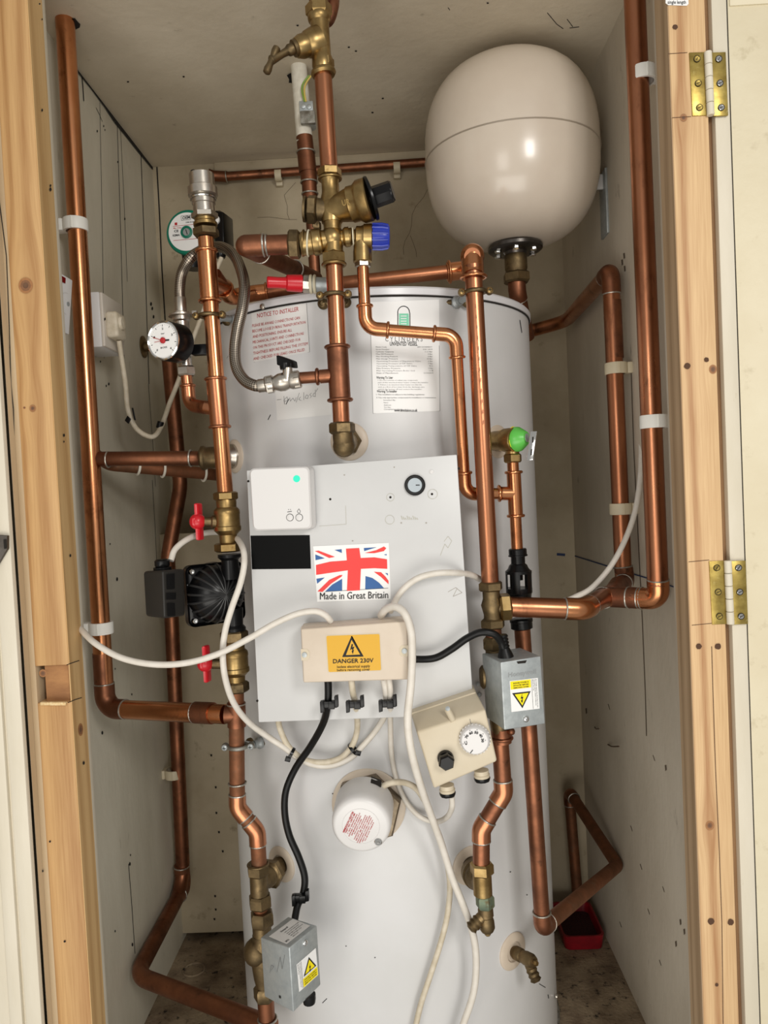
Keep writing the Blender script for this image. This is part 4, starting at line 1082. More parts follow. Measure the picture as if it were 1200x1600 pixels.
t = thing('valve_actuator', 'lower left grey metal valve box with a worn paper label on top', 'valve actuator')
c0, c1, c2, c3 = P(407, 1465, .995), P(452, 1481, .955), P(495.5, 1446, .995), P(456, 1429, 1.04)
c3 = c0 + (c2 - c1); dn = P(458.5, 1582, .955) - c1
lo = [p + dn for p in (c0, c1, c2, c3)]
lo[0] = lo[0] + V((0, 0, .004)); lo[2] = lo[2] + V((0, 0, .004))
MB().box8([c0, c1, lo[1], lo[0], c3, c2, lo[2], lo[3]], .0015, 0, 3).build('cover', galv, t)
Sr = Plane(c1, c2, lo[1]); Sl = Plane(c0, c1, lo[1]); St = Plane(c0, c1, c2)
zone_label(Sr, Q(463, 1507, 493, 1481, 497, 1523, 467, 1550), t, True)
b = MB(); q = Q(420, 1464, 458, 1436, 485, 1447, 448, 1476); b.grid(St, q, .0005, 0, 2, 2)
b.text(St, q, 'Honeywell', .34, .62, .26, .10, .0009, 1, .02)
for i, t_ in enumerate(('V4043H 1056 SYNCHRON 230V 50Hz', '22mm 2 PORT ZONE VALVE', 'MAX TEMP 88 C MAX PRESS 8.6 bar', 'MAX DIFF PRESS 1.0 bar', 'MADE IN U.K.')): b.text(St, q, t_, .36, (.95, .86, .94, .8, .6)[i], .42 + i * .12, .055, .0009, 1, .01)
b.text(St, q, '28121', .06, .2, .9, .09, .0009, 1, .03)
b.build('paper_label', [lab_s, ink], t)
MB().lathe(Sr(476.5, 1473), Sr.n, [(.0042, 0), (.004, .0015), (.003, .0026), (.0008, .0032)], 16).build('screw', chrome, t)
b = MB(); b.poly(Sr, [(477, 1561), (486, 1553), (487, 1555), (478, 1563)], .0005); b.poly(Sl, [(436, 1555), (439, 1556), (439.5, 1560), (436.5, 1559)], .0005); b.build('slot', dark, t)
b = MB(); b.line(Sl, [(433, 1519), (438, 1495), (441, 1514), (445, 1492)], .5, .0004); b.line(Sl, [(422, 1520), (424, 1508), (428, 1510), (424, 1516)], .5, .0004); b.build('pencil_mark', grey_ink, t)
MB().lathe(P(483, 1560, 1.0), (0, 0, 1), [(.008, -.006), (.009, 0), (.009, .006)], 14).build('bottom_grommet', rub, t)
t = thing('zone_valve', 'bronze rounded valve body behind the lower left grey valve box', 'valve')
b = MB(); a, c = P(409, 1460, YL), P(413, 1550, YL); L_ = (c - a).length
b.lathe(a, c - a, [(.0135, 0), (.0135, L_ * .08), (.0160, L_ * .14), (.0165, L_ * .5), (.014, L_ * .75), (.012, L_ * .85), (.012, L_)], 28); b.ball(P(402, 1487, YL), .020, 0, 20); b.build('body', brasso, t)
b = MB(); b.nut(P(414, 1551, YL), up, .0165, .02); b.build('compression_nut', brasso, t)

# ------------------------------------------------------------------ central column
YC = 1.02
def lp(b, x0, y0, x1, y1, Y, prof, m=0, sg=28, Y2=None):
    """turned body between two picture points: prof = (radius in px, 0..1)"""
    a = P(x0, y0, Y); c = P(x1, y1, Y2 or Y); return b.lathe(a, c - a, [(r / F * Y, t * (c - a).length) for r, t in prof], sg, m)

t = thing('copper_pipe', 'central copper pipe from the stopcock under the ceiling down to the pressure valve', 'pipe')
MB().tube([P(504, 108, YC), P(514.5, 268, YC)], R22 + .0005, 24).build('pipe', cu, t)
a = P(497, 12, YC); b_ = P(489, -130, YC)
MB().tube([a, b_], R22 + .0003, 22).build('pipe', cuo, t)
t = thing('copper_pipe', 'curved tarnished copper pipe end beside the stopcock at the top of the picture', 'pipe')
MB().tube(smooth([P(524, -90, YC + .03), P(521, -10, YC + .02), P(519, 12, YC + .012), P(513, 30, YC + .012), P(506, 34, YC + .03)], 8), .0085, 18).build('pipe', cuo, t)
# stopcock
t = thing('stopcock', 'brass stopcock with a cross head tap near the cupboard ceiling', 'valve')
ax_ = P(497, 12, YC) - P(505, 110, YC)
b = MB(); lp(b, 498.5, 24, 505, 112, YC, [(17.5, 0), (18, .04), (17, .1), (14.5, .13), (14, .3), (14, .55), (14, .72), (16, .78), (16.5, .9), (14, 1)]); b.build('body', brass, t)
b = MB(); nutp(b, 498, 16, YC, ax_, 20.5, .0165, 0, .1); b.build('compression_nut', brass, t)
b = MB(); nutp(b, 505.5, 99, YC, ax_, 16.5, .012, 0, .1); b.build('compression_nut', brass, t)
b = MB(); lp(b, 504.5, 109, 506, 119, YC, [(16, 0), (19, .25), (19.5, .6), (17, 1)]); b.build('compression_nut', brass, t)
b = MB(); lp(b, 499, 64, 461, 76, YC, [(22, 0), (21.5, .25), (19, .5), (17, .55), (17, .75), (14, .95), (10, 1)], Y2=YC - .012); b.build('bonnet', brass, t)
b = MB(); lp(b, 464, 74, 448, 80, YC - .012, [(12, 0), (12.5, .1), (12.5, .35), (8.5, .4), (8.5, .8), (6, 1)], Y2=YC - .016); b.build('gland_nut', brasso, t)
b = MB(); s0 = P(449, 80, YC - .016); s1 = P(424, 94, YC - .026); b.lathe(s0, s1 - s0, [(.0052, 0), (.0046, .008), (.0058, (s1 - s0).length), (.004, (s1 - s0).length + .002)], 16)
h0, h1 = P(432, 76, YC - .024), P(417, 112, YC - .03); hc = (h0 + h1) / 2; d = (h1 - h0); L_ = d.length
b.lathe(h0, d, [(.002, -.003), (.0048, -.001), (.0052, .004), (.0042, .010), (.0040, L_ / 2), (.0042, L_ - .01), (.0052, L_ - .004), (.0048, L_ + .001), (.002, L_ + .003)], 16); b.build('tap_handle', brasso, t)

# painted pipe behind with the earth clamp
t = thing('copper_pipe', 'old copper pipe with flaking white paint coming out of the broken ceiling hole', 'pipe')
YE = 1.335
e0, e1, e2 = P(467, 112, YE), P(484, 300, YE), P(491, 452, YE); e0.z = ZC + .01
pth = [P(372, 383, YC), P(385, 384, YC)]
MB().tube([e0, P(476, 222, YE)], .0138, 22).build('painted_length', flpaint, t)
MB().tube([P(475.5, 214, YE), P(483.5, 286, YE)], .0141, 22).build('pipe', cuo, t)
MB().tube([P(478, 238, YE), P(481, 270, YE)], .0152, 22).build('socket', cuo, t); solder_ring(t, P(478, 238, YE), up, .0152)
MB().tube([P(483, 284, YE), P(484.5, 312, YE)], .0128, 22).build('pipe', cuo, t); solder_ring(t, P(483, 285, YE), up, .0138); solder_ring(t, P(484.3, 303, YE), up, .013)
MB().tube([P(484.5, 310, YE), P(493, 440, YE)], .0098, 22).build('pipe', cuo, t)
b = MB(); nutp(b, 492, 353, YE, up, 10, .014); b.build('compression_nut', brasso, t)
t = thing('earth_clamp', 'small metal earth clamp with green and yellow wires on the flaking white pipe', 'clamp')
b = MB(); b.lathe(P(480, 196, YE), up, [(.0155, -.004), (.0155, .004)], 26); b.build('strap', galv, t)
b = MB(); b.box(P(478.5, 167, YE - .017), (.0115, 0, -.0005), (0, .0012, 0), (0, 0, .0095), .0006); b.build('tag', galv, t)
b = MB(); b.box(P(481, 184, YE - .020), (.0125, 0, 0), (0, .004, 0), (0, 0, .0105), .001); b.build('clamp_block', zinc, t)
for x, y in ((474, 166), (483, 167)): MB().lathe(P(x, y, YE - .0185), (0, -1, 0), [(.0042, 0), (.0042, .0015), (.003, .0022), (0, .0022)], 14).build('screw', galv, t)
for x, m_ in ((0, greenw), (3.5, yelw)):
    MB().tube(smooth([P(483 + x, 118, YE - .02), P(474 + x * 1.2, 130, YE - .021), P(472 + x, 142, YE - .021), P(476 + x * .6, 159, YE - .019)], 6), .0016, 8).build('wire', m_, t)

# pressure reducing valve
t = thing('pressure_reducing_valve', 'brass pressure reducing valve with black adjusting knob on the central column', 'valve')
axc = P(515, 265, YC) - P(521, 400, YC)
b = MB(); lp(b, 515.5, 280, 519, 348, YC, [(16, 0), (13.5, .06), (13.5, .3), (17, .5), (19, .7), (16, 1)]); b.ball(P(519, 325, YC), .0165, 0, 24); b.build('body', brass, t)
b = MB(); nutp(b, 515, 270, YC, axc, 18.5, .0118, 0, .2); b.build('compression_nut', brass, t)
b = MB(); b.ring(P(515.5, 279.5, YC), axc, .0142, .0018); b.build('compression_olive', brass, t)
b = MB(); lp(b, 514, 330, 578, 311, YC, [(18, 0), (21, .25), (25, .5), (27, .53), (27, .68), (29, .72), (32, .78), (32, .97), (30, 1)], sg=36, Y2=YC - .012); b.build('bonnet', brass, t)
b = MB(); lp(b, 577.5, 311, 583, 309, YC - .012, [(32.5, 0), (33.5, .3), (33, .8), (28, 1)], sg=36); b.build('seal_ring', blk, t)
a = P(580, 310, YC - .012); c = P(614, 298, YC - .018); d = c - a
b = MB(); b.lathe(a, d, [(.0135, 0), (.0138, .004), (.0136, d.length - .003), (.0118, d.length)], 8, 0, True, .3); b.lathe(a, d, [(.0125, 0), (.0125, d.length - .001), (.0, d.length)], 24); b.build('adjusting_knob', blk, t)
b = MB(); a = P(497, 328, YC); c = P(478, 327, YC); b.lathe(P(515, 328, YC), c - P(515, 328, YC), [(.0135, 0), (.0145, .016)], 24); b.nut((a + c) / 2 , c - a, .0185, .0135, 0, .5); b.lathe(c, c - a, [(.0165, 0), (.0165, .003), (.012, .004)], 24); b.build('blanking_plug', brasso, t)
Sbn = Plane(P(530, 340, YC - .0285), P(560, 331, YC - .033), P(534, 310, YC - .0285))
brl = pbr('brass_raised', sRGB(214, 178, 112), rough=.3, metal=1.0)
b = MB(); b.text(Sbn, Q(535, 304, 541, 328, 526, 332, 520, 308)[:0] or Q(534, 312, 546, 309, 549, 322, 537, 325), 'UR', 0, 1, .9, .7, .004, 0, .02); b.build('cast_lettering', brl, t)

# four way cross and expansion relief valve
t = thing('brass_cross', 'brass four way cross fitting under the pressure valve', 'pipe fitting')
b = MB(); lp(b, 519, 345, 521.5, 402, YC, [(15, 0), (13.5, .2), (17, .45), (15, .75), (16, 1)]); b.ball(P(519.5, 372, YC), .0158, 0, 24)
lp(b, 520, 374, 494, 378, YC, [(14, 0), (16, .6), (19.5, .7), (19.5, 1)]); lp(b, 520, 373, 546, 370, YC, [(12, 0), (11.5, .6), (15, .75), (15, 1)]); b.build('body', brass, t)
b = MB(); lp(b, 500, 377.5, 470, 381.5, YC, [(19, 0), (20, .1), (20, .35), (18, .4), (18, .9), (17, 1)]); b.build('union', brass, t)
for x in (482, 474): b = MB(); b.ring(P(x, 380, YC), (1, 0, -.1), .0162, .0013, rs=8); b.build('thread_tape', ptfe if x == 482 else brass, t)
b = MB(); b.nut(P(460, 382, YC), (1, 0, -.06), .0195, .0155, 0, .1); b.build('compression_nut', brasso, t)
b = MB(); nutp(b, 521.5, 404, YC, axc, 19.5, .016, 0, .6); b.build('compression_nut', brass, t)
b = MB(); b.ring(P(522, 413.5, YC), axc, .0145, .0022); b.build('compression_olive', brass, t)
t = thing('relief_valve', 'brass expansion relief valve with ribbed blue cap beside the cross fitting', 'valve')
b = MB(); lp(b, 545, 370, 583, 370, YC, [(13, 0), (13.5, .1), (11, .15), (11, .25), (16, .32), (16, .5), (17.5, .6), (19, .62), (19.5, .95), (18, 1)]); lp(b, 566, 378, 566.5, 411, YC, [(14, 0), (13.5, .25), (14.5, .5), (14.5, .95), (12, 1)]); b.build('body', brass, t)
b = MB(); a = P(582, 370, YC); c = P(609.5, 370, YC); L_ = (c - a).length
b.lathe(a, c - a, [(.0155, 0), (.0168, .001), (.0160, L_ * .6), (.0150, L_ * .85), (.0135, L_ * .97), (.0, L_)], 24)
for k in range(12):
    q = 2 * PI * k / 12; u, w_, _ = frame(c - a); dd = u * math.cos(q) + w_ * math.sin(q)
    b.tube([a + dd * .0160, a + (c - a) * .55 + dd * .0162, a + (c - a) * .9 + dd * .0146], .0016, 6)
b.build('cap', blue, t)
b = MB(); nutp(b, 567, 413.5, YC, up, 12.5, .0075, 0, .2); b.build('compression_nut', nickel, t)
b = MB(); b.ring(P(552, 370, YC), (1, 0, 0), .0112, .0010, rs=8); b.build('thread_tape', ptfe, t)

# 28 mm supply elbow at the left of the cross, running back to the painted pipe
t = thing('copper_pipe', 'tarnished copper pipe end left of the cross fitting, turning back behind the column', 'pipe')
pipe(t, [P(452, 382, YC), P(380, 384.5, YC), P(432, 408, 1.16), P(497, 446, YE)], [0, .012, .05, 0], .012, .014, cuo, 'none') if False else pipe(t, [P(452, 382, YC), P(382, 384.5, YC), P(493, 436, YE - .012)], .0128, .016, cuo, 'none')
MB().tube([P(411, 383.3, YC), P(383, 384.4, YC)], .0142, 22).build('elbow', cuo, t); MB().ball(P(385, 384.4, YC), .0143, 0, 22).build('elbow_bend', cuo, t)
b = MB(); a = P(385, 384.4, YC); d = (P(493, 436, YE - .012) - a).normalized(); b.tube([a, a + d * .05], .0142, 22); b.build('elbow', cuo, t)
solder_ring(t, P(412, 383.3, YC), (1, 0, 0), .0135); solder_ring(t, P(417, 383, YC), (1, 0, 0), .0128)
solder_ring(t, a + d * .05, d, .0135); solder_ring(t, a + d * .2, d, .0132)

# column below the cross into the tank
t = thing('copper_pipe', 'central copper pipe below the cross fitting, with a long tee and brass elbow', 'pipe')
MB().tube([P(522, 412, YC), P(533.5, 662, YC)], R22 + .0002, 24).build('pipe', cu, t)
b = MB(); e0, e1 = P(527, 542, YC), P(531.5, 625, YC); b.tube([e0, e1], R22 + .0032, 24); bead(b, e0, e1 - e0, .0135); bead(b, e1, e1 - e0, .0135)
b.tube([P(528, 586, YC), P(500, 588.5, YC)], .0092, 20); b.ring(P(496, 588.5, YC), (1, 0, 0), .0093, .0024); b.build('tee', cuo, t)
MB().tube([P(501, 588.5, YC), P(466, 591, YC)], R15, 18).build('branch', cuo, t)
b = MB(); nutp(b, 534.5, 669, YC, axc, 20.5, .0155, 0, .2); b.build('compression_nut', brasso, t)
p, n, _ = f_hot
b = MB(); pth, _ = arc([P(535, 668, YC), P(537, 697, YC), p + n * .01 + V((0, 0, 0))], .014, 8); b.tube(pth, .0138, 24); b.lathe(p, n, [(.0185, .004), (.0185, .012), (.015, .016)], 6, 0, True); b.ball(P(537.5, 697, YC + .003), .0150, 0, 22); b.build('elbow', brasso, t)

# 15 mm discharge run
t = thing('copper_pipe', 'thin shiny copper pipe stepping down from the blue capped valve', 'pipe')
pts = [P(566.5, 410, YC), P(572, 517, YC), P(714, 525, YC), P(727, 772, 1.055), P(800, 771, 1.075)]
pts[1] = P(571.5, 513, YC); pts[2] = P(712, 524, YC + .005)
pipe(t, pts, R15, .017, cub, 'press', .014, fmat=cub)
a, c = P(800.5, 708, 1.075), P(808.5, 868, 1.075)
MB().tube([a, c], R15 + .0003, 20).build('drop_pipe', cub, t)
b = MB(); e0, e1 = P(802.5, 738, 1.075), P(806, 806, 1.075); b.tube([e0, e1], R15 + .0022, 20); bead(b, e0, e1 - e0, R15 + .001); bead(b, e1, e1 - e0, R15 + .001)
b.tube([P(804, 771, 1.075), P(783, 771, 1.072)], R15 + .0018, 20); b.ring(P(780, 771, 1.072), (1, 0, 0), R15 + .002, .0024); b.build('tee', cub, t)

# temperature and pressure relief valve
t = thing('temperature_relief_valve', 'brass relief valve with green cap and chrome test lever on the right of the tank', 'valve')
p, n, _ = f_tp
b = MB(); a = P(786, 688, 1.085); b.lathe(p, a - p, [(.015, 0), (.015, (a - p).length)], 24)
lp(b, 770, 689, 806, 687, 1.10, [(14.5, 0), (15, .1), (15.5, .5), (18, .56), (18.5, .95), (17, 1)], Y2=1.065); b.build('body', brass, t)
a, c = P(804, 687, 1.072), P(824, 684, 1.060); d = (c - a).normalized()
b = MB(); b.lathe(a, d, [(.0165, 0), (.0176, .001), (.0176, .003), (.0168, .008), (.012, .015), (.009, .019), (0, .020)], 32); b.build('cap', grn, t)
MB().ring(a + d * .0005, d, .0174, .0011, 32, 8).build('cap_edge', lab_y, t)
MB().lathe(a + d * .019, d, [(.006, -.002), (.006, .001), (.0, .001)], 20).build('cap_badge', galv, t)
b = MB(); l0, l1 = P(834, 674, 1.04), P(828, 719, 1.04); b.box((l0 + l1) / 2, V((.0042, -.0018, 0)), V((.0006, .0014, 0)), (l0 - l1) / 2, .0006); b.build('test_lever', chrome, t)
b = MB(); b.poly(lambda x, y, l: P(x, y, 1.038 - l), [(831.5, 683), (833.5, 682), (833.5, 691), (831.3, 692)], .0006); b.poly(lambda x, y, l: P(x, y, 1.038 - l), [(829.5, 702), (831.8, 701), (831, 711), (828.8, 712)], .0006); b.build('lever_slot', dark, t)
b = MB(); b.poly(lambda x, y, l: P(x, y, 1.046 - l), [(822, 712), (829, 708), (829, 720), (824, 719)], 0); b.build('clear_guard', clear, t)
b = MB(); lp(b, 800, 696, 800.5, 711, 1.075, [(10.5, 0), (11, 1)]); b.build('outlet', brass, t)
b = MB(); nutp(b, 801, 716, 1.075, up, 14.5, .0125, 0, .2); b.build('compression_nut', brass, t)
MB().lathe(p - n * .0, n, [(.010, .006), (.0105, .010)], 24).build('boss', brasso, t)

# tundish
t = thing('tundish', 'black plastic tundish with open windows on the thin copper drop right of the tank', 'tundish')
b = MB(); lp(b, 808.5, 857, 809.3, 869, 1.075, [(12.5, 0), (14, .12), (14, .8), (15, .85), (15, 1)]); b.build('top_nut', blk, t)
b = MB(); lp(b, 809, 868, 810, 893, 1.075, [(11, 0), (11, .5), (14, .6), (16, .8), (20.5, 1)])
a, c = P(810, 893, 1.075), P(812, 946, 1.075); L_ = (c - a).length; rr_ = 20.5 / F * 1.075
for k in range(5):                                       # ribs leave five windows
    q0 = 2 * PI * k / 5 + .36; u, w_, d = frame(c - a)
    vs = []
    for j in range(7):
        q = q0 + j * (2 * PI / 5 * .52) / 6
        for (rr2, tt) in ((rr_, 0), (rr_, L_ * .5), (rr_ * .9, L_ * .5), (rr_ * .9, 0)): vs.append(a + d * tt + (u * math.cos(q) + w_ * math.sin(q)) * rr2)
    b.add(vs, [[j * 4 + i, j * 4 + (i + 1) % 4, (j + 1) * 4 + (i + 1) % 4, (j + 1) * 4 + i] for j in range(6) for i in range(4)] + [[0, 1, 2, 3], [24, 25, 26, 27]])
b.lathe(a, c - a, [(rr_, -.001), (rr_, L_ * .06)], 32); b.lathe(a, c - a, [(rr_, L_ * .48), (rr_, L_ * .62), (rr_ * .95, L_ * .64), (rr_ * .85, L_ * .9), (rr_ * .8, L_ * 1.2)], 32)
b.tube([a, a + (c - a) * .25], .006, 14); b.build('body', blk, t)
b = MB(); lp(b, 814, 966, 815.5, 983, 1.075, [(14, 0), (18, .08), (18, .3), (17, .35), (17, .9), (14, 1)]); b.build('lower_nut', blk, t)
# 22 mm waste down and back along the right wall
t = thing('copper_pipe', 'copper waste pipe dropping below the tundish, then turning back along the side wall', 'pipe')
q0, q1 = P(815.5, 975, 1.075), P(848, 1449, 1.09)
q2 = P(965, 1352, 1.405); q3 = P(889, 1236, 1.655); q4 = P(904, 1420, 1.655)
pipe(t, [q0, q1, q2, q3, q4], R22 + .0004, [0, .014, .03, .014, 0], cuo, styles=['solder', 'none', 'solder'], sl=.012, fmat=cu) if False else None
pth, cs = arc([q0, q1, q2, q3, q4], [0, .013, .028, .016, 0], 8)
k = len(pth)
i1 = next(i for i, p_ in enumerate(pth) if (p_ - q1).length < .02)
MB().tube(pth[:10], R22 + .0004, 20).build('pipe', cuo, t); MB().tube(pth[9:], R22 + .0004, 20).build('pipe', cud, t)
for idx, (R_, m_) in enumerate(((.013, cuo), (None, None), (.016, cuo))):
    if R_ is None: continue
    d1, ap, d2 = cs[idx if idx == 0 else 2]; e = MB(); A_ = ap[0] - d1 * .012; B_ = ap[-1] + d2 * .012; e.tube([A_] + ap + [B_], R22 + .002, 22); eo = e.build('elbow', m_, t); solder_ring(t, A_, d1, R22 + .001); solder_ring(t, B_, d2, R22 + .001)

# ------------------------------------------------------------------ thick riser right of centre and its tee
t = thing('copper_pipe', 'thick vertical copper pipe from the topmost elbow down past the tank to the brass tee', 'pipe')
YR = 1.03
MB().tube([P(739, 415, YR + .005), P(766, 912, YR)], R22 + .0007, 24).build('pipe', cu, t)
b = MB()
for i in range(12): x = 742 + i * 1.15; y = 475 + i * 16.5; b.line(lambda x_, y_, l: P(x_, y_, YR - R22 - .0013), [(x + 1, y), (x + 1.2, y + 6)], 1.0)
b.build('printed_marks', pbr('brown_print', sRGB(110, 52, 30), rough=.5), t)
t = thing('brass_tee', 'brass compression tee where the thick vertical pipe meets the side branch', 'pipe fitting')
b = MB(); lp(b, 767, 920, 770, 970, YR, [(13.5, 0), (13.5, .3), (17, .5), (13.5, .8), (14, 1)]); lp(b, 769, 948, 786, 948, YR, [(14, 0), (12.5, .6), (16, 1)]); b.build('body', brasso, t)
for x, y, r_, h in ((766.5, 916, 19.5, .0125), (770, 974, 19.5, .013)): b = MB(); nutp(b, x, y, YR, P(766, 900, YR) - P(770, 980, YR), r_, h, 0, .25); b.build('compression_nut', brasso, t)
b = MB(); b.nut(P(789.5, 948, YR), (1, 0, .03), .0188, .0155, 0, .1); b.build('compression_nut', brass, t)
MB().tube([P(770, 978, YR), P(772, 998, YR)], R22, 20).build('pipe_stub', cuo, t)
b = MB(); nutp(b, 772.5, 1005, YR, up, 18.5, .018, 0, .25); b.build('compression_nut', brasso, t)
MB().lathe(P(773, 1014, YR), P(782, 1150, YR) - P(773, 1014, YR), [(.0125, 0), (.0135, .02), (.0135, .10), (.012, .115)], 24).build('valve_core', brasso, t)

# branch to the right: two risers on the wall
t = thing('copper_pipe', 'copper branch from the brass tee feeding both vertical pipes on the side wall', 'pipe')
pA = [P(796, 948, YR), P(912, 952, 1.035), P(946, 932, 1.12), P(1029, 936, 1.072), P(1028, 905, 1.068)]
pipe(t, pA, .0138, [0, .022, .016, .016, 0], cu, styles=['solder', 'none', 'solder'], sl=.014, fmat=cub)
b = MB(); d = (P(1029, 936, 1.072) - P(946, 932, 1.12)).normalized(); b.tube([P(941, 933, 1.115), P(946, 932, 1.12), P(1000, 934.6, 1.09)], .0152, 22); b.tube([P(957, 931, 1.115), P(967, 915, 1.17)], .0148, 20); b.build('tee', cuo, t)
solder_ring(t, P(942, 934, 1.115), P(946, 932, 1.12) - P(912, 952, 1.035), .0148); solder_ring(t, P(982, 934, 1.10), d, .0145); solder_ring(t, P(1003, 934.8, 1.088), d, .0148)
pB = [P(955, 930, 1.12), P(977, 908, 1.25), P(974, 885, 1.25)]
pipe(t, pB, .0136, .014, cuo, styles=['solder'], sl=.012)
t = thing('copper_pipe', 'tall bright copper pipe on the side wall nearest the pine stud', 'pipe')
MB().tube([P(989, -70, 1.068), P(1028, 915, 1.068)], R28 + .0003, 24).build('pipe', cu, t)
t = thing('copper_pipe', 'shorter copper pipe on the side wall that bends back behind the tank at its top', 'pipe')
pts = [P(974, 900, 1.25), P(954, 424, 1.25), P(884, 502, 1.615), P(822, 519, 1.66)]
pipe(t, pts, .0135, [0, .016, .05, 0], cu, styles=['solder', 'none'], sl=.020, fmat=cuo)
MB().tube([P(957, 470, 1.25), P(961, 560, 1.25)], .0138, 22).build('tarnished_sleeve', cuo, t)
clip(1004, 118, 1.068, R28, 1, 'white clip at the top of the tall bright side wall pipe')
clip(1021, 659, 1.068, R28, 1, 'white clip halfway down the tall bright side wall pipe')
clip(962.5, 576, 1.25, .0135, 1, 'aged clip high on the shorter side wall pipe', clipo)
clip(970, 795, 1.25, .0135, 1, 'aged clip low on the shorter side wall pipe, beside a white cable', clipo)

# pipe on the back wall
t = thing('copper_pipe', 'slim copper pipe running level along the top of the back wall', 'pipe')
YW = 1.682
b0, b1 = P(352, 276, YW), P(700, 251, YW)
MB().tube([b0, b1], .0092, 18).build('pipe', cuo, t)
MB().tube([P(325, 272, YW - .005), P(334, 275, YW), P(355, 276, YW)], .0112, 18).build('elbow', cuo, t)
MB().tube([P(326, 273, YW - .004), P(323, 278, YW), P(324, 300, YW)], .0105, 18).build('elbow', cuo, t); solder_ring(t, P(354, 276, YW), (1, 0, .05), .0105)
for x, y, l_ in ((435, 274, 'aged clip on the back wall pipe left of the central column'), (620, 262, 'aged clip on the back wall pipe beside the expansion vessel')):
    q = thing('pipe_clip', l_, 'pipe clip', 'plastic pipe clips'); c = P(x, y, YW)
    b = MB(); b.lathe(c - V((.007, 0, 0)), (1, 0, 0), [(.0095, 0), (.0125, 0), (.0125, .014), (.0095, .014)], 26, cap=False); b.build('collar', clipo, q)
    b = MB(); b.box(c + V((0, .013, -.010)), (.007, 0, 0), (0, .006, 0), (0, 0, .009), .001); b.build('foot', clipo, q)

# lower right: offset pipe, flow tee, drain cock
t = thing('copper_pipe', 'copper pipe with two angled elbows below the upright grey valve box', 'pipe')
pts = [P(780, 1138, YR), P(787, 1238, YR), P(752, 1296, YR), P(752, 1350, YR)]
pipe(t, pts, R22 + .0006, .018, cuo, 'solder', .011, fmat=cu)
b = MB(); b.tube([P(783, 1138, YR), P(784.5, 1160, YR)], R22 + .002, 20); b.ring(P(784, 1153, YR), up, .0135, .0022); b.ball(P(799, 1143, YR - .01), .005); b.build('socket', cuo, t)
t = thing('tank_flow_fittings', 'brass tee and green tarnished nut joining the tank flange under the angled copper elbows', 'pipe fitting')
stack(t, [('n', 752.5, 1347, 1366, 19), ('b', 753, 1364, 1398, 15), ('n', 757.5, 1398, 1418, 15, 758.5, verd)], YR, brass)
p, n, _ = f_flow
a = P(753, 1380, YR); e_ = p + n * .004; L_ = (e_ - a).length
b = MB(); b.lathe(a, e_ - a, [(.012, 0), (.013, L_ * .2), (.018, L_ * .3), (.018, L_ * .42), (.0205, L_ * .45), (.0205, L_ * .65), (.014, L_ * .7), (.014, L_)], 28); b.build('tank_arm', brasso, t)
def drain(name, label, a, c, sp, r, st=.3):
    t = thing(name, label, 'drain cock', 'brass drain cocks'); L_ = (c - a).length
    b = MB(); b.lathe(a, c - a, [(r * .8, 0), (r, L_ * .1), (r, L_ * .35), (r * .85, L_ * .4), (r, L_ * .55), (r * 1.02, L_ * .8), (r * .8, L_ * .92), (r * .45, L_ * .93), (r * .45, L_ * 1.0)], 20); b.build('body', brasso, t)
    s0 = a + (c - a) * st; L2 = (sp - s0).length
    b = MB(); b.lathe(s0, sp - s0, [(r * .7, 0), (r * .75, L2 * .35)] + [(r * (.88 if k % 2 else .72), L2 * (.4 + k * .1)) for k in range(6)] + [(r * .45, L2), (r * .35, L2 * .96)], 18); b.build('hose_tail', brasso, t)
    MB().nut(c, c - a, r * .42, .006).build('spindle', brass, t)
    return t
drain('drain_cock', 'brass drain cock with ribbed spout, crossed by white cables', P(758, 1416, YR), P(762, 1458, YR), P(734, 1452, YR - .006), .0105, .25)
p, n, _ = f_drain
drain('drain_cock', 'brass drain cock sticking out of the lowest tank flange', p + n * .002, P(837, 1505, 1.112), P(839, 1535, 1.108), .0100, .6)

# ------------------------------------------------------------------ immersion heater
t = thing('immersion_heater', 'round white immersion heater cap with red printing on the front of the tank', 'heater')
p = T(576, 1258, .0); n = V((p.x - TX, p.y - TY, 0)).normalized()
MB().lathe(p - n * .001, n, [(.0535, 0), (.0535, .002), (.050, .004)], 48).build('flange_gasket', crm2, t)
MB().lathe(p + n * .003, n, [(.048, 0), (.0505, .003), (.0505, .016), (.048, .018)], 6, 0, True, .25).build('hex_flange', pbr('tarnished_steel', sRGB(140, 126, 106), sRGB(100, 88, 72), .45, .8, scale=60), t)
c = P(564, 1291, .985); cd_ = V((-.05, -1, -.12)).normalized(); L_ = .058
bc = c - cd_ * L_
b = MB(); b.lathe(bc, cd_, [(.0385, 0), (.0400, .004), (.0395, L_ - .014), (.0385, L_ - .005), (.0355, L_ - .001), (.033, L_), (.0, L_)], 56); b.build('cap', whp, t)
Si = Plane(c, c + cd_.cross(V((0, 0, 1))), c + up * 1 - cd_ * (up.dot(cd_) / 1))
b = MB(); b.ring(c + cd_ * .0002, cd_, .0245, .0004, 48, 6); b.build('moulded_circle', whp, t)
b = MB()
cx, cy = 561, 1293
ang = -1.13
def rot(u, v): return (cx + u * math.cos(ang) - v * math.sin(ang), cy + u * math.sin(ang) + v * math.cos(ang))
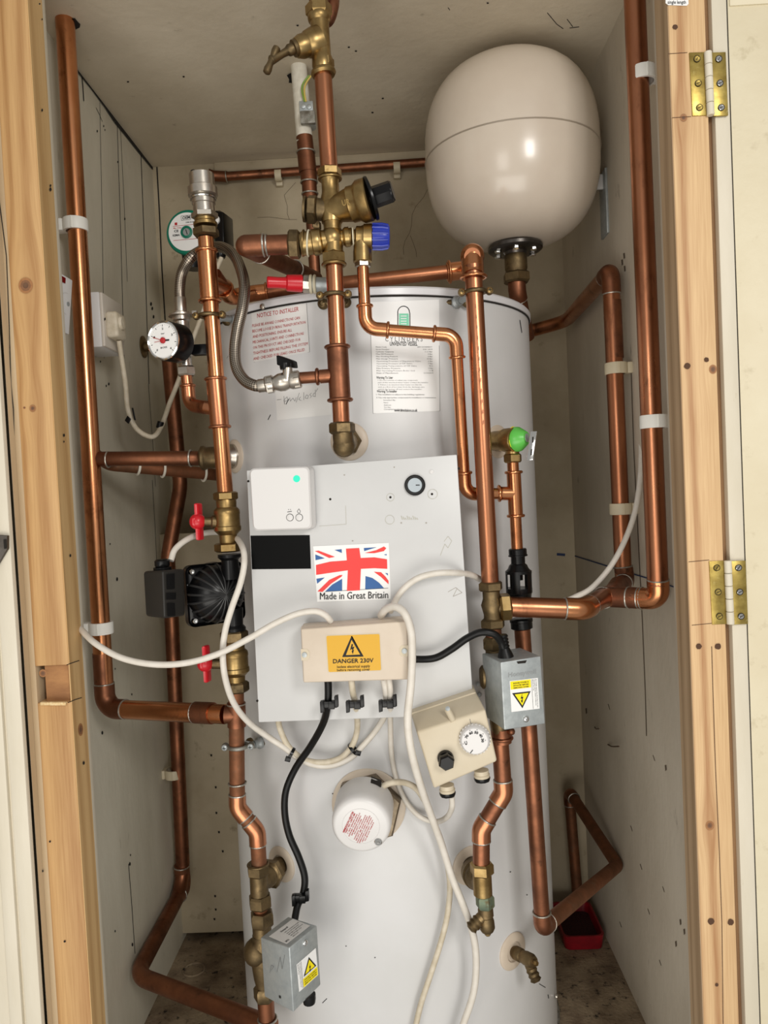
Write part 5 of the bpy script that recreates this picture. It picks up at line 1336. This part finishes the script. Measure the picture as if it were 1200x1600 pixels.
for i, (t_, w_, h_) in enumerate((('IMMERSION HEATER', 19, 3.2), ('PART NO. CERTS MK', 18, 2.6), ('1" 3kW 230/240V 50Hz', 18, 1.7), ('SUPPLIED TO EN 60335-2-21', 21, 1.7), ('2005 IMPORTANT WARNING', 18, 1.7), ('DO NOT COVER', 14, 1.7), ('WARNING: THIS APPLIANCE', 22, 1.5), ('MUST BE EARTHED', 22, 1.5), ('DISCONNECT SUPPLY BEFORE', 24, 1.5), ('REMOVING COVER USE FLEX', 23, 1.5), ('HEAT RESISTANT 1.5mm', 20, 1.5), ('TO BS 6141 TABLE 8', 17, 1.5))):
    v = -17.5 + i * 3.2; q = [V(rot(-w_ + 2, v - h_)), V(rot(w_, v - h_)), V(rot(w_, v + .4)), V(rot(-w_ + 2, v + .4))]
    b.text(Si, q, t_, 0, 1, .88, .85, .0006, 0, .02)
b.build('printing', red_ink, t)
MB().lathe(Si(591, 1315, 0), cd_, [(.0052, -.004), (.0052, .001), (.0042, .002), (.002, .002), (.002, .0)], 16).build('screw', chrome, t)
b = MB(); bb_ = bc + V((.017, -.012, .0335)); b.box(bb_ + V((0, 0, -.002)), V((.007, 0, -.003)), (0, .010, 0), V((.001, 0, .003)), .0008); b.build('cable_slot', dark, t)

# ------------------------------------------------------------------ connector box
t = thing('junction_box', 'cream electrical junction box with amber DANGER 230V plate on the white cover', 'junction box')
fq = [P(470, 983, .985), P(636, 970.5, .972), P(638, 1062, .972), P(474, 1067, .985)]
Sj = Plane(fq[0], fq[1], fq[3]); fq = [Sj(470, 983), Sj(636, 970.5), Sj(638, 1062), Sj(474, 1067)]
bk = [p_ + V((0, .040, 0)) for p_ in fq]
cen = sum(fq, V()) / 4
MB().box8([p_ + V((0, .010, 0)) + (p_ - cen) * .025 for p_ in fq] + [p_ + V((0, .040, 0)) + (p_ - cen) * .02 for p_ in fq], .002).build('base', crm2, t)
o = MB().box8(fq + [p_ + V((0, .018, 0)) + (p_ - cen) * .012 for p_ in fq], .002, 0, 3).build('lid', crm2, t)
for x, y in ((476, 1023), (632, 1017)):
    b = MB(); sg_ = 1 if x < 500 else -1
    b.poly(Sj, [(x - 6 * sg_, y - 9), (x + 4 * sg_, y - 9), (x + 8 * sg_, y - 4), (x + 8 * sg_, y + 5), (x + 4 * sg_, y + 9), (x - 5 * sg_, y + 9)], .0004); b.build('screw_recess', crm, t)
    MB().lathe(Sj(x, y, .0005), Sj.n, [(.0035, 0), (.0034, .0012), (.0, .0018)], 14).build('screw', galv, t)
b = MB(); b.poly(Sj, rr(Sj, Q(508, 992, 594, 989, 597, 1048, 512, 1051), 3), .0003, 0)
b.poly(Sj, rr(Sj, Q(510, 993.5, 593, 990.5, 595.5, 1047, 513.5, 1050), 2.5), .0006, 1)
Zc = lambda x, y: (480 + x / 6.667, 840 + y / 6.667)
b.poly(Sj, rr(Sj, Q(*Zc(462, 1025), *Zc(464, 1025), *Zc(590, 1238), *Zc(365, 1243)), 1.2), .0009, 2)
b.poly(Sj, [Zc(464, 1064), Zc(553, 1216), Zc(405, 1222)], .0012, 1)
b.poly(Sj, [Zc(*p_) for p_ in ((465, 1105), (480, 1110), (472, 1140), (494, 1132), (480, 1170), (490, 1168), (476, 1212), (464, 1178), (474, 1172), (466, 1158), (448, 1170))], .0015, 2)
b.text(Sj, Q(*Zc(270, 1262), *Zc(692, 1252), *Zc(692, 1300), *Zc(270, 1310)), 'DANGER 230V', 0, 1, .95, .92, .0012, 2, .018)
b.text(Sj, Q(*Zc(312, 1335), *Zc(655, 1325), *Zc(656, 1355), *Zc(313, 1363)), 'Isolate electrical supply', 0, 1, .8, .95, .0012, 2, .008)
b.text(Sj, Q(*Zc(312, 1370), *Zc(655, 1360), *Zc(656, 1388), *Zc(313, 1395)), 'before removing cover', 0, 1, .8, .95, .0012, 2, .008)
b.build('warning_plate', [crm, lab_o, ink], t)

# ------------------------------------------------------------------ tank thermostat
t = thing('tank_thermostat', 'tilted cream dual thermostat box with white dial and black hexagonal cap', 'thermostat')
St_ = Plane(P(653, 1143, .968), P(757, 1107, .958), P(677, 1232, .968))
f0 = [St_(651, 1144), St_(759, 1109), St_(777, 1190), St_(678, 1233)]
back = V((.004, .05, .0))
bt = [St_(642, 1127) + V((0, .022, 0)), St_(748, 1092) + V((0, .022, 0)), f0[2] + V((0, .012, 0)), f0[3] + V((0, .012, 0))]
MB().box8([p_ + V((0, .014, 0)) for p_ in bt[:2]] + [p_ + V((0, .008, 0)) for p_ in bt[2:]] + [p_ + V((0, .055, 0)) for p_ in bt], .003).build('base', crm, t)
b = MB(); vs = bt[:2] + [f0[1], f0[0]]
b.box8(f0 + [p_ + V((0, .020, 0)) for p_ in bt[:2]] + [p_ + V((0, .014, 0)) for p_ in bt[2:]], .003, 0, 3); b.build('lid', crm, t)
a = St_(700, 1112, 0) + V((0, .009, 0)); c = St_(709, 1128, .0) + V((0, .002, 0))
MB().tube([a, c], .0042, 14).build('screw_channel', crm, t); MB().lathe(a + V((0, -.003, .002)), (0, -1, .6), [(.003, 0), (.003, .001), (0, .0015)], 12).build('screw', galv, t)
kc = St_(742, 1153)
b = MB(); b.lathe(kc, St_.n, [(.0190, 0), (.0190, .006), (.0175, .0105), (.016, .012), (.0, .0125)], 40)
for k in range(26):
    q = 2 * PI * k / 26; u, w_, d = frame(St_.n); dd = u * math.cos(q) + w_ * math.sin(q); b.tube([kc + dd * .0190 + d * .001, kc + dd * .0188 + d * .006], .0011, 6)
b.build('dial', whp, t)
b = MB(); Sk = lambda x, y, l: St_(x, y, .0127 + l)
for i, (t_, an) in enumerate((('C', 195), ('70', 150), ('60', 112), ('50', 75), ('40', 38), ('30', 3))):
    r_ = 13; q = math.radians(an); cx_, cy_ = 742 - 1 + r_ * math.cos(q), 1152 - r_ * math.sin(q); ra = -(q - PI / 2)
    f_ = lambda u, v: V((cx_ + u * math.cos(ra) - v * math.sin(ra), cy_ + u * math.sin(ra) + v * math.cos(ra)))
    b.text(Sk, [f_(-3, -2.6), f_(3, -2.6), f_(3, 2), f_(-3, 2)], t_, 0, 1, .95, .85, .0003, 0, .03)
    p_ = (742 - 1 + 17 * math.cos(q), 1152 - 17 * math.sin(q)); b.line(Sk, [p_, (p_[0] + .9 * math.cos(q), p_[1] - .9 * math.sin(q))], 1.2, .0003)
b.line(Sk, [(739, 1166), (735, 1171)], 1.2, .0003); b.build('dial_numbers', ink, t)
b = MB(); b.line(St_, [(734, 1123), (736, 1131)], .7, .0004); b.build('setting_mark', grey_ink, t)
kc = St_(696, 1184); d = V((.04, -1, -.10)).normalized()
b = MB(); b.lathe(kc, d, [(.0105, 0), (.0105, .004), (.0098, .006)], 26); b.nut(kc + d * .011, d, .0105, .012, 0, .35); b.build('reset_cap', blk, t)
for x, y in ((698, 1226), (752, 1203)):
    a = P(x, y, .99); c = P(x + 2, y + 20, .99); d = (c - a).normalized(); L_ = (c - a).length
    b = MB(); b.lathe(a, d, [(.0095, 0), (.0095, L_ * .3), (.0105, L_ * .35), (.0098, L_ * .6)], 22); g_ = b.build('gland', crm, t)
    MB().lathe(a + d * L_ * .55, d, [(.0105, 0), (.0108, .002), (.0098, L_ * .3), (.006, L_ * .36)], 10, 0, True).build('gland_nut', blk, g_)

# ------------------------------------------------------------------ filling loop, gauge, hose
t = thing('filling_loop_valve', 'nickel plated valve and elbowed copper tail beside the pressure gauge', 'valve')
YG = 1.12
a, c = P(281, 470, YG), P(291, 580, YG); d = (c - a).normalized(); L_ = (c - a).length
b = MB(); b.lathe(a, d, [(.0068, 0), (.0068, L_ * .16), (.0125, L_ * .17), (.013, L_ * .28), (.0105, L_ * .30), (.0105, L_ * .6), (.012, L_ * .64), (.012, L_ * .78), (.0095, L_ * .80), (.0095, L_)], 26); b.build('body', nickel, t)
b = MB(); b.nut(a + d * .014, d, .0085, .012, 0, .1); b.build('hose_nut', nickel, t)
b = MB(); b.lathe(a + d * L_ * .19, d, [(.015, 0), (.0185, .001), (.0185, .003), (.012, .004)], 20); b.box(a + d * L_ * .2 + V((.02, 0, .001)), (.004, 0, 0), (0, .003, 0), (0, 0, .004), .001); b.build('collar', nickel, t)
b = MB(); b.nut(P(291, 580, YG), d, .0135, .014, 0, .2); b.build('union_nut', nickel, t)
b = MB(); pth, _ = arc([P(291, 584, YG), P(296, 633, YG), P(342, 637, YL + .01)], .018, 8); b.tube(pth, R15 + .0006, 18); b.build('copper_tail', cu, t)
b = MB(); b.ring(P(293.5, 603, YG), d, .0098, .0022); pth, _ = arc([P(293.8, 604, YG), P(296, 633, YG), P(325, 637, YL + .02)], .018, 8); b.tube(pth, R15 + .0022, 18); b.build('elbow', cu, t)
b = MB(); b.tube([P(300, 545, YG), P(326, 548, YG)], .0062, 14); b.box(P(313, 547, YG), (.011, 0, 0), (0, .007, 0), (0, 0, .0075), .001); b.build('black_handle', blk, t)
# gauge
t = thing('pressure_gauge', 'round white faced pressure gauge with red needles beside the shaded side wall', 'gauge')
gc = P(255, 532, 1.065); gd = V((-.42, -1, -.02)).normalized()
b = MB(); b.lathe(gc - gd * .034, gd, [(.0255, 0), (.0275, .002), (.0275, .031), (.0262, .033)], 44); b.build('case', blk, t)
b = MB(); b.lathe(gc, gd, [(.0262, -.002), (.0272, -.001), (.0272, .001), (.0255, .0022), (.0240, .0008), (.0238, -.001)], 48, cap=False); b.build('bezel', chrome, t)
MB().lathe(gc, gd, [(.0245, -.002), (.0245, -.0006), (0, -.0006)], 44, cap=False).build('dial_face', lab_w, t)
Sg0 = Plane(gc, gc + gd.cross(up), gc + (up - gd * gd.z)); gr = (gd.cross(up)).normalized(); gu = gr.cross(gd).normalized()
if gr.x < 0: gr = -gr
if gu.z < 0: gu = -gu
def Sg(x, y, l=0): return gc + gr * x + gu * -y + gd * (l - .0006)
b = MB()
for k in range(9):
    q = math.radians(225 - k * 33.7); co, si = math.cos(q), math.sin(q)
    b.line(Sg, [(.0195 * co, -.0195 * si), (.0222 * co, -.0222 * si)], .0008, .0004)
    if k % 2 == 0 or True: b.text(Sg, [V((.0165 * co - .0016, -.0165 * si - .0018)), V((.0165 * co + .0016, -.0165 * si - .0018)), V((.0165 * co + .0016, -.0165 * si + .0018)), V((.0165 * co - .0016, -.0165 * si + .0018))], str(k // 2 if k % 2 == 0 else k // 2), 0.1, .9, .95, .8, .0004, 0, .02) if k % 2 == 0 else None
for k in range(33):
    q = math.radians(225 - k * 8.42); co, si = math.cos(q), math.sin(q); b.line(Sg, [(.0212 * co, -.0212 * si), (.0222 * co, -.0222 * si)], .0003, .0003)
b.text(Sg, Q(-.003, -.011, .003, -.011, .003, -.0085, -.003, -.0085), 'bar', 0, 1, .9, .8, .0004, 0, .01)
b.text(Sg, Q(-.008, .008, .008, .008, .008, .011, -.008, .011), 'BOSS', .15, .85, .9, .8, .0004, 0, .01)
b.line(Sg, [(0, 0), (.0105, .0006)], .0022, .0010); b.build('scale', ink, t)
b = MB(); b.line(Sg, [(.002, .001), (-.0175, -.0062)], .0008, .0012, 0); b.line(Sg, [(.002, 0), (-.0150, .0008)], .0006, .0014, 0); b.lathe(gc, gd, [(.0042, 0), (.0042, .002), (.003, .0032), (0, .0034)], 20); b.build('needle', red_ink, t)
b = MB(); b.tube([gc - gd * .03, P(285, 540, YG)], .006, 14); b.build('stem', brasso, t)
# pressure gauge backplate stub on wall: old pipe end
t = thing('wall_pipe_stub', 'old dark pipe stub in a round plate on the side wall behind the gauge', 'pipe')
c = onX(224, 542, XL + .001); b = MB(); b.lathe(c, (1, 0, 0), [(.022, 0), (.022, .002), (.010, .004), (.0085, .03), (.0085, .05)], 24); b.build('stub', brasso, t)

t = thing('braided_hose', 'looped braided steel filling hose beside the pressure gauge', 'hose')
hp = [P(*p_) for p_ in ((282, 474, YG), (281, 452, YG), (285, 425, YG - .005), (299, 402, YG - .015), (322, 389, 1.125), (345, 386, 1.115), (364, 397, 1.09), (376, 420, 1.07), (382, 447, 1.055), (379, 480, 1.045), (371, 515, 1.04), (367, 548, 1.035), (370, 575, 1.03), (382, 594, 1.025), (397, 602, YC), (408, 603, YC))]
MB().tube(smooth(hp, 8), .0077, 20).build('braid', braid, t)
for a, c in ((hp[0] + up * .008, hp[0] - up * .012), (hp[-1] - V((.004, 0, 0)), hp[-1] + V((.010, 0, .001)))):
    MB().lathe(a, c - a, [(.0085, 0), (.009, .001), (.009, (c - a).length)], 20).build('ferrule', nickel, t)
t = thing('ball_valve', 'small nickel ball valve with black lever where the braided hose ends', 'valve')
b = MB(); lp(b, 412, 602, 470, 592, YC, [(8, 0), (11, .08), (13.5, .12), (13.5, .25), (11, .3), (14, .42), (14.5, .55), (12, .68), (14, .75), (14, .95), (9, 1)], sg=26); b.build('body', nickel, t)
b = MB(); b.nut(P(421, 601, YC), P(470, 592, YC) - P(412, 602, YC), .0125, .011); b.nut(P(464, 593, YC), P(470, 592, YC) - P(412, 602, YC), .0128, .010); b.build('union_nut', nickel, t)
b = MB(); lp(b, 448, 594, 450, 573, YC - .004, [(8.5, 0), (7.5, .3), (7.5, .9), (5, 1)]); b.build('stem', nickel, t)
l0 = [P(431, 554, YC - .016), P(456, 563, YC - .002), P(458, 575, YC - .002), P(432, 571, YC - .016)]
b = MB(); b.box8(l0 + [p_ + V((.006, .010, 0)) for p_ in l0], .0015); lp(b, 446, 578, 446, 568, YC - .003, [(8, 0), (9, .4), (9, 1)]); b.build('lever', blk, t)

# red handled service cock
t = thing('drain_cock', 'red handled service cock lying across in front of the over tank pipe', 'service cock')
YRd = 1.075
b = MB(); lp(b, 417, 441, 473, 443, YRd - .012, [(7.5, 0), (9, .03), (8.5, .3), (9, .52), (12.5, .56), (13, .7), (13.5, .97), (11, 1)], Y2=YRd); b.build('handle', red, t)
b = MB(); a, c = P(473, 443, YRd), P(486, 444, YRd); b.lathe(a, c - a, [(.0105, 0), (.0125, .002), (.0125, .008), (.012, .0118)], 8, 0, True); b.build('hex_nut', nickel, t)
b = MB(); lp(b, 484, 444, 512, 445, YRd, [(11, 0), (11.5, .2), (11, .5), (11, 1)]); b.build('body', galv, t)
for x in (486, 492): b = MB(); b.ring(P(x, 444.2, YRd), (1, 0, -.04), .0112, .0022, rs=8); b.build('white_washer', ptfe, t)

# ------------------------------------------------------------------ far pump behind the air vent
t = thing('circulation_pump', 'round faced green pump partly hidden behind the air vent', 'pump')
YP = 1.42; pc = P(294, 364, YP)
sc_ = YP / F
fd = V((-.15, -1, 0)).normalized()
MB().lathe(pc, fd, [(33 * sc_, -.05), (34 * sc_, 0), (34.5 * sc_, .003), (33 * sc_, .006), (29.5 * sc_, .007), (0, .007)], 48).build('housing', grnp, t)
MB().lathe(pc, fd, [(29.5 * sc_, .006), (29 * sc_, .0082), (0, .0082)], 48).build('label_disc', lab_w, t)
Sp = Plane(pc + fd * .0083, pc + fd * .0083 + fd.cross(up), pc + fd * .0083 + up)
b = MB()
for pts, w_ in (([(270, 354), (317, 349)], .6), ([(271, 376), (315, 372)], .6)): b.line(Sp, pts, w_, .0003, 1)
b.poly(Sp, [(273, 348), (277, 347.5), (277, 352), (273, 352)], .0003, 1)
b.text(Sp, Q(285, 338, 297, 336.5, 297, 342, 285, 343.5), 'OEM', 0, 1, .9, .85, .0003, 0, .03)
for e_ in ([(283, 337.5), (298, 336)], [(298, 336), (298, 343)], [(298, 343), (283.5, 344.5)], [(283.5, 344.5), (283, 337.5)]): b.line(Sp, e_, .5, .0003)
b.text(Sp, Q(290, 346, 310, 344, 310, 347, 290, 349), 'OEM 25-60 230V', 0, 1, .9, .7, .0003, 0, .02)
b.text(Sp, Q(270, 366, 281, 365, 281, 369, 270, 370), 'KEMA', 0, 1, .9, .8, .0003, 0, .03); b.text(Sp, Q(272, 359, 279, 358.5, 279, 363, 272, 363.5), 'CE', 0, 1, .9, .8, .0003, 0, .03)
b.text(Sp, Q(271, 354, 284, 353, 284, 357, 271, 358), 'Max 10 bar', 0, 1, .9, .5, .0003, 1, .02)
b.build('label_printing', [ink, red_ink], t)
o = MB().lathe(Sp(292, 363), fd, [(9.3 * sc_, 0), (9.3 * sc_, .003), (6.2 * sc_, .004), (6 * sc_, .001)], 30).build('vent_screw_ring', grnp, t)
MB().lathe(Sp(292, 363), fd, [(6 * sc_, 0), (5.8 * sc_, .002), (0, .002)], 24).build('vent_screw', galv, o); MB().line(Sp, [(291, 359), (293.5, 367)], 1.2, .0025).build('screw_slot', dark, o)
MB().lathe(Sp(337, 344), fd, [(7 * sc_, -.002), (7 * sc_, .004), (0, .004)], 24).build('speed_knob', lab_w, t)
f0 = [P(335, 329, YP - .015), P(349, 331, YP - .02), P(350, 383, YP - .02), P(336, 379, YP - .015)]
s0 = [P(343, 328, YP + .05), P(364, 343, YP + .03), P(366, 392, YP + .03), P(350, 376, YP + .05)]
MB().box8(f0 + s0, .002).build('terminal_box', blk, t)
b = MB(); b.lathe(P(345, 398, YP), (0, 0, 1), [(.008, -.006), (.010, 0), (.010, .014)], 12); b.build('cable_gland', blk, t)
b = MB(); b.lathe(pc + V((0, .03, -.028)), (0, 0, -1), [(.022, 0), (.02, .02), (.016, .03)], 24); b.build('volute', blk, t)

# ------------------------------------------------------------------ socket box, spur plate and wall cable
t = thing('outlet_box', 'square white surface outlet box on the painted side wall behind the bright copper pipe', 'outlet box')
Y0, Y1_ = 1.225, 1.315; zt_, zb_ = P(157, 455, Y0).z, P(157, 542, Y0).z
xf = P(157, 500, Y0).x
MB().abox(XL, xf, Y0, Y1_, zb_, zt_, .0025).build('pattress', whp, t)
SX = lambda x, y, l: onX(x, y, xf + l)
b = MB(); b.abox(xf - .0005, xf + .005, Y0 + .001, Y1_ - .001, zb_ + .001, zt_ - .001, .002); b.build('faceplate', pbr('aged_white_plastic', sRGB(206, 198, 186), rough=.45), t)
b = MB(); c = onX(181, 510, xf + .014); b.box(c, (.010, 0, 0), (0, .020, 0), (0, 0, .021), .005, 0, 3); b.lathe(c + V((.008, -.004, .004)), (1, 0, 0), [(.012, 0), (.010, .006), (0, .007)], 20); b.build('flex_cover', whd, t)
b = MB(); b.poly(SX, [(163, 497), (165, 496), (165, 500), (163, 501)], .006); b.build('screw_hole', dark, t)
cable('wall_cable', 'aged white cable drooping from the outlet box to the corner behind the riser', [(186, 532, 1.26), (190, 560, 1.27), (196, 600, 1.28), (200, 640, 1.29), (212, 668, 1.30), (230, 681, 1.31), (243, 680, 1.32), (254, 662, 1.34), (265, 630, 1.36), (277, 600, 1.37), (300, 535, 1.38), (320, 480, 1.39), (335, 430, 1.40), (346, 403, 1.41)], .0042, whd)
t = thing('cable_tie', 'small black cable tie round the drooping aged cable in the corner', 'cable tie', 'black cable ties on the wall cable')
MB().lathe(P(250, 664, 1.335), V((.35, .0, 1)), [(.0055, -.006), (.0058, -.005), (.0058, .005), (.0055, .006)], 16).build('band', blk, t)
t = thing('cable_tie', 'black tie with two loose ends on the drooping cable under the outlet box', 'cable tie', 'black cable ties on the wall cable')
b = MB(); b.box(P(200, 656, 1.28), (.0025, 0, .004), (0, .001, 0), (-.003, 0, .003), .0005); b.build('band', blk, t)
b = MB(); b.box(P(209, 647, 1.28), (.0014, 0, 0), (0, .001, 0), (-.0016, 0, .0105), .0005); b.build('tail', blk, t)
t = thing('spur_plate', 'white fused spur plate with a red neon, edge on beside the pine stud', 'switch plate')
q = [P(90, 424, 1.046), P(113.5, 438, 1.078), P(108, 523, 1.078), P(88, 514, 1.046)]
Sn = Plane(q[0], q[1], q[3]); q[2] = Sn(108, 523)
MB().box8(q + [p_ - Sn.n * .008 for p_ in q], .001).build('plate', whp, t)
MB().poly(Sn, [(94, 430), (102, 434.5), (101.5, 443), (94, 440)], .0008).build('neon', pbr('dark_red_lens', sRGB(110, 14, 16), rough=.2), t)
MB().lathe(Sn(106, 475), Sn.n, [(.003, 0), (.003, .001), (0, .0012)], 12).build('screw', galv, t)
b = MB()
for e_ in ([(95, 460), (101, 457), (106, 459)], [(97, 460), (97, 486), (103, 492)]): b.line(Sn, e_, .5, .0006)
b.build('fuse_carrier', pbr('pale_seam', sRGB(190, 188, 184), rough=.5), t)

# ------------------------------------------------------------------ cables
rC = .0042
cable('supply_cable', 'white cable sagging from the pine stud across the pipes to the junction box top', [(118, 976, 1.045), (128, 985, 1.03), (150, 1006, 1.0), (190, 1028, .99), (240, 1038, .985), (290, 1036, .98), (340, 1022, .98), (390, 997, .985), (430, 974, .99), (465, 959, .99), (492, 955, .99), (508, 961, .992), (517, 971, .998)], rC, whc)
cable('pump_cable', 'white cable from the black pump box, looping behind the red lever valve', [(267, 876, 1.04), (274, 858, 1.05), (294, 842, 1.07), (320, 833, 1.105), (345, 832, 1.12), (365, 837, 1.10), (378, 853, 1.04), (382, 876, 1.02), (376, 910, 1.01), (362, 950, 1.0), (352, 985, .995), (348, 1020, .995), (352, 1060, 1.0), (365, 1098, 1.02), (388, 1128, 1.05), (420, 1152, 1.075), (447, 1170, 1.08), (462, 1182, 1.085), (490, 1195, 1.08), (520, 1196, 1.078), (548, 1184, 1.076), (568, 1164, 1.07), (588, 1140, 1.065), (602, 1115, 1.04), (603, 1085, 1.005), (599, 1060, .992)], rC, whc)
cable('panel_cable', 'aged white cable looping out from under the white cover and back up to the box', [(434, 1118, 1.07), (438, 1140, 1.078), (452, 1168, 1.083), (476, 1187, 1.083), (505, 1191, 1.078), (532, 1184, 1.075), (550, 1165, 1.07), (558, 1140, 1.06), (557, 1110, 1.03), (551, 1080, 1.0), (549, 1060, .992)], rC, whd)
cable('thermostat_cable', 'white cable from the box down and round to the thermostat gland', [(608, 1060, .992), (610, 1085, 1.0), (610, 1130, 1.045), (612, 1180, 1.075), (620, 1220, 1.08), (634, 1252, 1.08), (655, 1275, 1.08), (680, 1284, 1.07), (698, 1277, 1.04), (706, 1262, 1.0), (706, 1244, .99)], rC * .9, whc)
cable('feed_cable', 'thick white cable looping over the junction box and hanging down to the floor', [(595, 962, 1.0), (603, 952, .985), (617, 948, .972), (632, 958, .962), (642, 985, .958), (644, 1020, .958), (642, 1070, .958), (637, 1120, .955), (640, 1160, .957), (649, 1200, .97), (660, 1236, .99), (672, 1270, 1.01), (690, 1320, 1.03), (706, 1370, 1.04), (722, 1410, 1.04), (738, 1455, 1.055), (744, 1500, 1.06), (740, 1550, 1.06), (724, 1600, 1.06), (706, 1650, 1.06)], .0050, whc)
cable('feed_cable', 'white cable arching from the junction box behind the thick vertical copper pipe', [(610, 955, 1.005), (616, 942, .995), (630, 921, .99), (652, 904, .99), (680, 896, .99), (710, 895, 1.0), (735, 898, 1.03), (752, 906, 1.06), (768, 914, 1.09)], rC, whc)
cable('immersion_cable', 'aged white heat cable from the immersion cap, behind the thermostat and down the tank', [(590, 1240, 1.03), (597, 1230, 1.03), (612, 1223, 1.03), (632, 1223, 1.035), (650, 1232, 1.045), (664, 1252, 1.06), (676, 1280, 1.07), (688, 1310, 1.072), (698, 1345, 1.072), (703, 1385, 1.072), (699, 1430, 1.072), (688, 1475, 1.07), (672, 1525, 1.07), (656, 1575, 1.07), (642, 1640, 1.07)], rC, whd)
cable('side_wall_cable', 'white cable passing behind the tall side wall pipe and curving down to the branch', [(1001, 650, 1.26), (1002, 700, 1.22), (1000, 750, 1.19), (992, 800, 1.17), (976, 845, 1.16), (954, 885, 1.15), (925, 918, 1.15), (900, 932, 1.15), (880, 940, 1.15), (855, 944, 1.15)], rC, whc)
cable('black_flex', 'thick black flex from the junction box down to the lower left valve box', [(512, 1056, 1.0), (513, 1075, 1.0), (512, 1100, 1.005), (505, 1130, 1.03), (486, 1165, 1.055), (462, 1200, 1.068), (447, 1235, 1.07), (445, 1270, 1.07), (452, 1305, 1.068), (467, 1340, 1.065), (476, 1370, 1.06), (474, 1395, 1.055), (465, 1415, 1.045), (460, 1440, 1.03)], .0050, rub)
cable('black_flex', 'thick black flex from behind the box edge up and over into the upright valve box', [(630, 1027, 1.0), (650, 1030, 1.0), (680, 1028, .995), (706, 1014, .99), (730, 997, .985), (752, 988, .98), (772, 991, .98), (782, 1002, .985), (786, 1012, .987)], .0048, rub)

def tie(x, y, Y, ax, R, label, tail):
    t = thing('cable_tie', label, 'cable tie', 'black cable ties on the tank'); c = P(x, y, Y)
    b = MB(); b.lathe(c, ax, [(R, -.0022), (R + .0012, -.0022), (R + .0012, .0022), (R, .0022)], 18, cap=False); b.build('band', blk, t)
    b = MB(); b.box(c + V(tail), (.0038, 0, -.001), (0, .003, 0), (.001, 0, .003), .0005); b.build('lock', blk, t)
tie(552, 1170, 1.074, V((1, 0, .8)), .0085, 'black cable tie with square lock on the right of the hanging white loop', (.007, -.006, -.004))
tie(455, 1178, 1.084, V((1, 0, -.6)), .0085, 'black cable tie on the left of the hanging white loop', (-.004, -.006, -.005))
def cleat(x, y, Y, label):
    t = thing('cable_cleat', label, 'cable clip', 'black cable cleats'); c = P(x, y, Y)
    b = MB(); b.box(c, (.0105, 0, 0), (0, .0045, 0), (0, 0, .0045), .0012); b.build('saddle', blk, t)
    for s in (-1, 1):
        b = MB(); b.box(c + V((s * .0095, -.002, s * .003 + .001)), (.0026, 0, .0006), (0, .004, 0), (0, 0, .0075), .0008); b.build('ear', blk, t)
    b = MB(); b.box(c + V((.003, -.0055, 0)), (.0042, 0, 0), (0, .002, 0), (0, 0, .0052), .0006); b.build('buckle', blk, t)
cleat(515, 1100, .998, 'black cleat holding the black flex at the foot of the white cover')
cleat(555, 1100, .998, 'black cleat holding a single white cable at the foot of the white cover')
cleat(606, 1099, .998, 'black cleat holding two white cables at the foot of the white cover')
cleat(470, 1402, 1.045, 'black cleat on the black flex just above the lower left valve box')

# ------------------------------------------------------------------ bait tray on the floor
t = thing('plastic_tray', 'small red plastic tray on the dusty floor in the shaded corner', 'tray')
zf = .0
A = [onZ(891, 1487, zf), onZ(958, 1485, zf), onZ(941, 1441, zf), onZ(890, 1441, zf)]
x0, x1 = A[0].x - .012, min(A[1].x, XR - .012); y0, y1 = A[0].y, A[0].y + .13
b = MB(); h = .030
def ringrect(x0, x1, y0, y1, z, r=.012):
    out = []
    for cx, cy, a0 in ((x1 - r, y1 - r, 0), (x0 + r, y1 - r, 90), (x0 + r, y0 + r, 180), (x1 - r, y0 + r, 270)):
        for k in range(5): q = math.radians(a0 + k * 22.5); out.append(V((cx + r * math.cos(q), cy + r * math.sin(q), z)))
    return out
lay = [ringrect(x0 + .004, x1 - .004, y0 + .004, y1 - .004, .001), ringrect(x0, x1, y0, y1, h), ringrect(x0 + .004, x1 - .004, y0 + .004, y1 - .004, h), ringrect(x0 + .008, x1 - .008, y0 + .008, y1 - .008, .005)]
b.add([p_ for l_ in lay for p_ in l_], [[k * 20 + i, k * 20 + (i + 1) % 20, (k + 1) * 20 + (i + 1) % 20, (k + 1) * 20 + i] for k in range(3) for i in range(20)] + [list(range(20))[::-1], list(range(60, 80))]); b.build('tray', redd, t)
q = ringrect(x0 + .007, x1 - .007, y0 + .007, y1 - .007, .011)
b = MB(); b.add(q, [list(range(20))]); o = b.build('crumbs', dustp, t); o['kind'] = 'stuff'

# ------------------------------------------------------------------ put every thing's origin at its base
def down(o):
    r = [o]
    for c in o.children: r += down(c)
    return r


bpy.context.view_layer.update()
for o in list(C.objects):
    if o.parent or o.get('kind') == 'structure' or o.type not in ('EMPTY', 'MESH'): continue
    ms = [x for x in down(o) if x.type == 'MESH']
    if not ms: continue
    cs = [v.co for x in ms for v in x.data.vertices]
    lo = V((min(c.x for c in cs), min(c.y for c in cs), min(c.z for c in cs))); hi = V((max(c.x for c in cs), max(c.y for c in cs), 0))
    p = V(((lo.x + hi.x) / 2, (lo.y + hi.y) / 2, lo.z))
    for x in ms: x.data.transform(Matrix.Translation(-p))
    o.location = p
